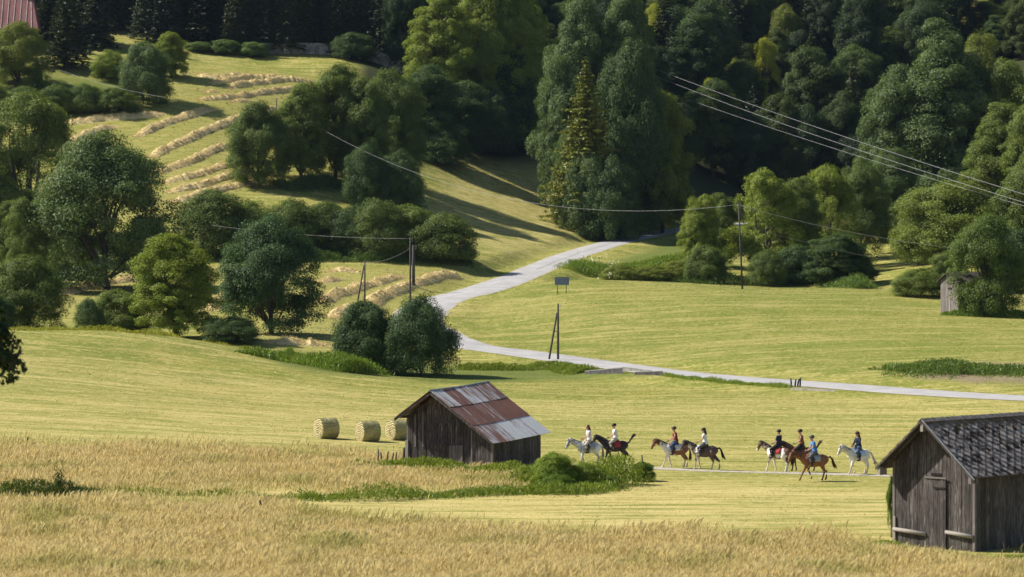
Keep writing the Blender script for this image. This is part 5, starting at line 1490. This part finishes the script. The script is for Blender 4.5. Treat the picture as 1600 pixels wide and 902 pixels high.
# ------------------------------------------------------------------ weeds, shrubs of the ditch and grass
p = hit(885, 768)
def low_shrub(u, vb, vtop, wpx, key, label, col, squash=1.0, group=None):
    return tree(u, None, vtop, wpx, key, label, col, 'shrub', 'shrub', group, vbase=vb, squash=squash)
low_shrub(866, 763, 708, 84, 'bush1', 'large fresh green bush beside the right wall of the rusty-roofed barn', (1.7, 1.7, 1.0), .8)
low_shrub(912, 762, 722, 66, 'bush2', 'fresh green bush hiding the legs of the leading grey horse', (1.7, 1.65, 1.0), .8)
low_shrub(872, 768, 742, 70, 'bush2', 'leafy bramble at the foot of the large green bush', (1.15, 1.25, .9), .7)
low_shrub(945, 762, 740, 60, 'bush3', 'low green bush right of the bramble', (1.1, 1.2, .9), .8)
low_shrub(1004, 752, 722, 48, 'bush1', 'small grassy bush with a stake in it', (.9, 1.1, .8), .8)
def weeds(name, label, line, half, height, n, col, seed, size=.12, dmin=70, lump=.6, tall=None):
    """ground-hugging leafy growth along a surveyed line"""
    rs = np.random.default_rng(seed)
    ln = smooth_line([(q.x, q.y) for q in (hit(u, v, dmin) for u, v in line)], .4)
    tn = np.gradient(ln, axis=0); tn /= np.linalg.norm(tn, axis=1)[:, None] + 1e-9
    nr = np.stack([tn[:, 1], -tn[:, 0]], 1); N = len(ln)
    env = 1 - lump + lump * np.abs(np.sin(np.arange(N) * .4 / (half * 1.3 + .6) + seed) + .5 * np.sin(np.arange(N) * .13 + 2 * seed)) + rs.normal(0, .1, N)
    i = rs.integers(0, N, n); o = rs.normal(0, .5, n).clip(-1.3, 1.3)
    q = ln[i] + nr[i] * (o * half)[:, None] + rs.normal(0, .15, (n, 2))
    hh = height * np.clip(env[i], .15, 1.5) * np.exp(-o ** 2 * .8) * rs.uniform(.1, 1.15, n)
    cen = np.column_stack([q, ground_z(q[:, 0], q[:, 1]) + hh])
    # upright slender leaves and stems, a few standing well above the rest
    az = rs.uniform(0, 6.283, n); ln_ = size * rs.uniform(.7, 1.7, n)
    upv = np.stack([rs.normal(0, .55, n), rs.normal(0, .55, n), np.abs(rs.normal(.8, .4, n))], 1); upv /= np.linalg.norm(upv, axis=1)[:, None]
    sd = np.cross(upv, np.stack([np.cos(az), np.sin(az), az * 0], 1)); sd /= np.linalg.norm(sd, axis=1)[:, None] + 1e-9
    b_ = sd * (size * .22 * rs.uniform(.6, 1.3, n))[:, None]; a_ = upv * ln_[:, None]
    V = np.stack([cen - a_, cen + b_, cen + a_, cen - b_], 1).reshape(-1, 3); F_ = np.arange(n * 4).reshape(n, 4)
    o_ = link(name, np_mesh(name, V, F_, [LEAF])); o_.color = (*col, 1)
    return tag(o_, label, 'weeds', kind='stuff')
weeds('weeds', 'rank green weeds along the ditch through the golden grass', [(0, 772), (150, 775), (300, 774), (440, 779), (640, 776), (840, 770)], .8, .38, 5000, (1.5, 1.35, .9), 1, .09)
weeds('weeds', 'taller green weed clumps of the ditch below the rusty-roofed barn', [(470, 781), (520, 782), (600, 782), (660, 778), (720, 776), (830, 771)], 1.0, .70, 5000, (1.35, 1.35, .85), 31, .10, lump=.9)
weeds('weeds', 'dark weeds in the golden grass at the far left', [(10, 772), (60, 774), (100, 775), (150, 776)], .9, .55, 3200, (.6, .62, .55), 32, .10, lump=.8)
weeds('weeds', 'dark pointed weed rising from the far left weeds', [(90, 775), (94, 775)], .12, 1.25, 260, (.45, .5, .55), 33, .12, lump=.1)
weeds('weeds', 'tall green grass round the foot of the rusty-roofed barn', [(560, 730), (640, 733), (700, 736), (775, 742), (850, 748)], .9, .55, 14000, (1.9, 1.7, 1.1), 2, .11)
weeds('weeds', 'rank grass growing through the green bush beside the rusty-roofed barn', [(820, 758), (870, 762), (930, 760), (975, 756)], 1.9, 1.4, 9000, (1.6, 1.5, .95), 21, .12)
weeds('weeds', 'ragged nettles and grass in front of the green bush beside the barn', [(805, 768), (850, 772), (900, 772), (950, 765)], 1.1, .85, 4500, (1.5, 1.45, .95), 22, .11, lump=.8)
weeds('weeds', 'bright green weeds in the dip below the round dark tree', [(405, 558), (440, 562), (500, 572), (560, 584)], 3.2, 1.5, 16000, (1.35, 1.4, .9), 3, .2)
weeds('weeds', 'rough grass and weeds between the dark bushes and the near road edge', [(720, 577), (800, 578), (860, 574), (912, 582)], 1.6, .8, 18000, (1.7, 1.55, 1.0), 4, .17)
weeds('weeds', 'rank weeds along the near road edge by the leaning posts', [(1040, 588), (1120, 597), (1230, 606)], .6, .35, 5000, (1.6, 1.6, 1.0), 5, .12)
weeds('weeds', 'weeds on the bare earth patch above the road at the right', [(1405, 582), (1450, 578), (1500, 586), (1560, 580), (1660, 586)], 4.5, 1.0, 20000, (.95, 1.05, .9), 6, .17)
weeds('weeds', 'thick weeds on the road bank behind the blue sign', [(905, 428), (960, 424), (1010, 420), (1060, 415), (1120, 420)], 4.5, 1.7, 30000, (1.5, 1.55, .9), 7, .2)
weeds('weeds', 'dense undergrowth along the foot of the roadside trees', [(1010, 436), (1060, 440), (1110, 444), (1200, 446), (1290, 446), (1350, 452)], 2.2, 2.0, 26000, (.9, 1.0, .9), 8, .2)
weeds('weeds', 'undergrowth at the foot of the grey shed', [(1475, 492), (1520, 494), (1600, 497)], 1.0, .8, 9000, (1.2, 1.3, .9), 9, .15)
weeds('weeds', 'rough growth along the crest of the left meadow', [(20, 516), (120, 516), (250, 524), (330, 534), (400, 548)], 1.0, .45, 12000, (2.6, 1.9, 1.2), 10, .14)
weeds('weeds', 'rough grass at the foot of the near slate barn', [(1380, 856), (1420, 864), (1480, 872), (1540, 878), (1640, 876)], .7, .28, 12000, (1.9, 1.7, 1.1), 11, .07)
weeds('weeds', 'undergrowth in the shade under the grove', [(440, 296), (520, 292), (590, 300), (640, 304)], 3.5, 1.6, 24000, (.8, .9, .9), 12, .22)
weeds('weeds', 'undergrowth along the hedge foot', [(300, 402), (420, 408), (540, 408), (640, 408), (735, 412)], 2.0, 1.3, 20000, (.8, .9, .9), 13, .2)
fl = plain('creamy flowers', (.62, .60, .36), .8, .2, 5)
rs = np.random.default_rng(77); k = 700
uu = rs.uniform(908, 965, k); vv = 418 + (uu - 908) * .22 + rs.normal(0, 5, k)
cen = np.array([hit(a, b) for a, b in zip(uu[:120], vv[:120])])
cen = cen[rs.integers(0, 120, k)] + rs.normal(0, .5, (k, 3)) * np.array([1, 1, .15]); cen[:, 2] = ground_z(cen[:, 0], cen[:, 1]) + rs.uniform(.7, 1.5, k)
V, F_ = leaves(cen, unit(k, rs), .13, rs, .6, .6, .8)
tag(link('flowers', np_mesh('flowers', V, F_, [fl])), 'creamy flower heads on the road bank behind the blue sign', 'flowers', kind='stuff')
p = hit(1392, 842)
tree(1393, None, 745, 15, 'open2', 'climbing vine on the left corner of the slate barn', (1.0, 1.2, .8), 'vine', 'vine', vbase=840)

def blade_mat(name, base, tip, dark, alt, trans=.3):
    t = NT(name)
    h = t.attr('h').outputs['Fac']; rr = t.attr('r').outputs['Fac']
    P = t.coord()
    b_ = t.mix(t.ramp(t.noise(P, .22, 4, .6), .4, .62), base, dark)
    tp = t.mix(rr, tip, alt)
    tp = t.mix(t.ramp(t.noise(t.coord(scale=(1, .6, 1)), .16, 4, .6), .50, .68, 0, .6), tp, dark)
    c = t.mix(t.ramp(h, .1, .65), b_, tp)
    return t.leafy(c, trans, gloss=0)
def blades(name, label, n, zones, drange, urange, hgt, wid, mat, seed, inside=True, lean=.35, two=False, extra=None, pxw=None):
    rs = np.random.default_rng(seed)
    u = rs.uniform(*urange, n); d = np.exp(rs.uniform(math.log(drange[0]), math.log(drange[1]), n))
    x = (u - 800) * d / FPX; z = ground_z(x, d)
    uu, vv = pxy(x, d, z)
    m_ = zone(uu, vv + 5 * np.sin(x * .9 + np.sin(d * .3) * 2) * np.clip(120 / d, .2, 1.2) + rs.normal(0, 6.0 if hgt > .2 else 1.2, n), zones)
    if not inside: m_ = ~m_
    if extra is not None: m_ &= extra(x, d, uu, vv)
    x, d, z = x[m_], d[m_], z[m_]; n = len(x)
    H = hgt * rs.uniform(.55, 1.25, n) * (.85 + .3 * np.sin(x * .7 + 1.1 * np.sin(d * .35)) * np.sin(d * .5))
    if pxw: H = np.minimum(H * np.maximum(1, d / 150), .2)
    Wd = wid * rs.uniform(.7, 1.4, n) * (np.maximum(1, d / 130) if pxw else 1)
    a = rs.uniform(0, 6.283, n); lx = rs.normal(.35, .5, n) * lean * H; ly = rs.normal(-.1, .5, n) * lean * H
    dx, dy = np.cos(a) * Wd, np.sin(a) * Wd * .5
    V = np.empty((n, 4, 3))
    V[:, 0] = np.stack([x - dx, d - dy, z - .02], 1); V[:, 1] = np.stack([x + dx, d + dy, z - .02], 1)
    V[:, 2] = np.stack([x + lx * .6 + dx * .9, d + ly * .6 + dy * .9, z + H * .72], 1); V[:, 3] = np.stack([x + lx * 1.4, d + ly * 1.4, z + H], 1)
    hh = np.tile(np.array([0, 0, .75, 1]), n); r_ = np.repeat(rs.random(n), 4)
    me = np_mesh(name, V.reshape(-1, 3), np.arange(n * 4).reshape(n, 4)[:, [0, 1, 2, 3]], [mat], False, {'h': ('POINT', 'FLOAT', hh), 'r': ('POINT', 'FLOAT', r_)})
    return tag(link(name, me), label, 'grass', kind='stuff')
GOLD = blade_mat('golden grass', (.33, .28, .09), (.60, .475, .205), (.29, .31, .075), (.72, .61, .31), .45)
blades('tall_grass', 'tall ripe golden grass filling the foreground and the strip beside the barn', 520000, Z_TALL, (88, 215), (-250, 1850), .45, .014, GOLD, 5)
MOWN = blade_mat('mown grass', (.15, .17, .024), (.25, .25, .045), (.13, .16, .02), (.47, .40, .16), .35)
def not_road(x, d, uu, vv):
    dr = np.full(len(x), 99.0)
    for ln in (ROADLINE[::3], TRACK[::3]):
        k = np.nonzero(d < 720)[0]
        for a in range(0, len(k), 40000):
            j = k[a:a + 40000]
            q = np.sqrt(((np.stack([x[j], d[j]], 1)[:, None] - ln[None]) ** 2).sum(-1)).min(1)
            dr[j] = np.minimum(dr[j], q + (2.3 if ln is not None and len(ln) == len(TRACK[::3]) else 0))
    return dr > 3.0
blades('mown_grass', 'short mown grass and loose straw covering the pale green fields', 150000, Z_TALL + Z_HAY, (108, 480), (-60, 1660), .025, .020, MOWN, 6, inside=False, lean=2.2, extra=not_road, pxw=True)
STRAW = blade_mat('loose hay', (.36, .29, .13), (.52, .43, .22), (.28, .26, .08), (.60, .50, .28), .2)
blades('loose_hay', 'loose wisps of hay lying between the windrows', 35000, Z_HAY, (335, 650), (-60, 760), .045, .03, STRAW, 16, lean=2.5, pxw=True)

# ------------------------------------------------------------------ the air over the valley
m = MB(); m.box(-1150, 1150, -40, 1760, HAZE_LOW, 300)
t = NT('valley haze')
pv = t.n('ShaderNodeVolumePrincipled')
pv.inputs['Color'].default_value = (.50, .68, 1.0, 1); pv.inputs['Density'].default_value = 0.00002; pv.inputs['Anisotropy'].default_value = .25
t.t.links.new(pv.outputs[0], t.out.inputs['Volume'])
tag(m.build('haze', t.m), 'thin blue summer haze filling the valley', 'haze', kind='stuff')
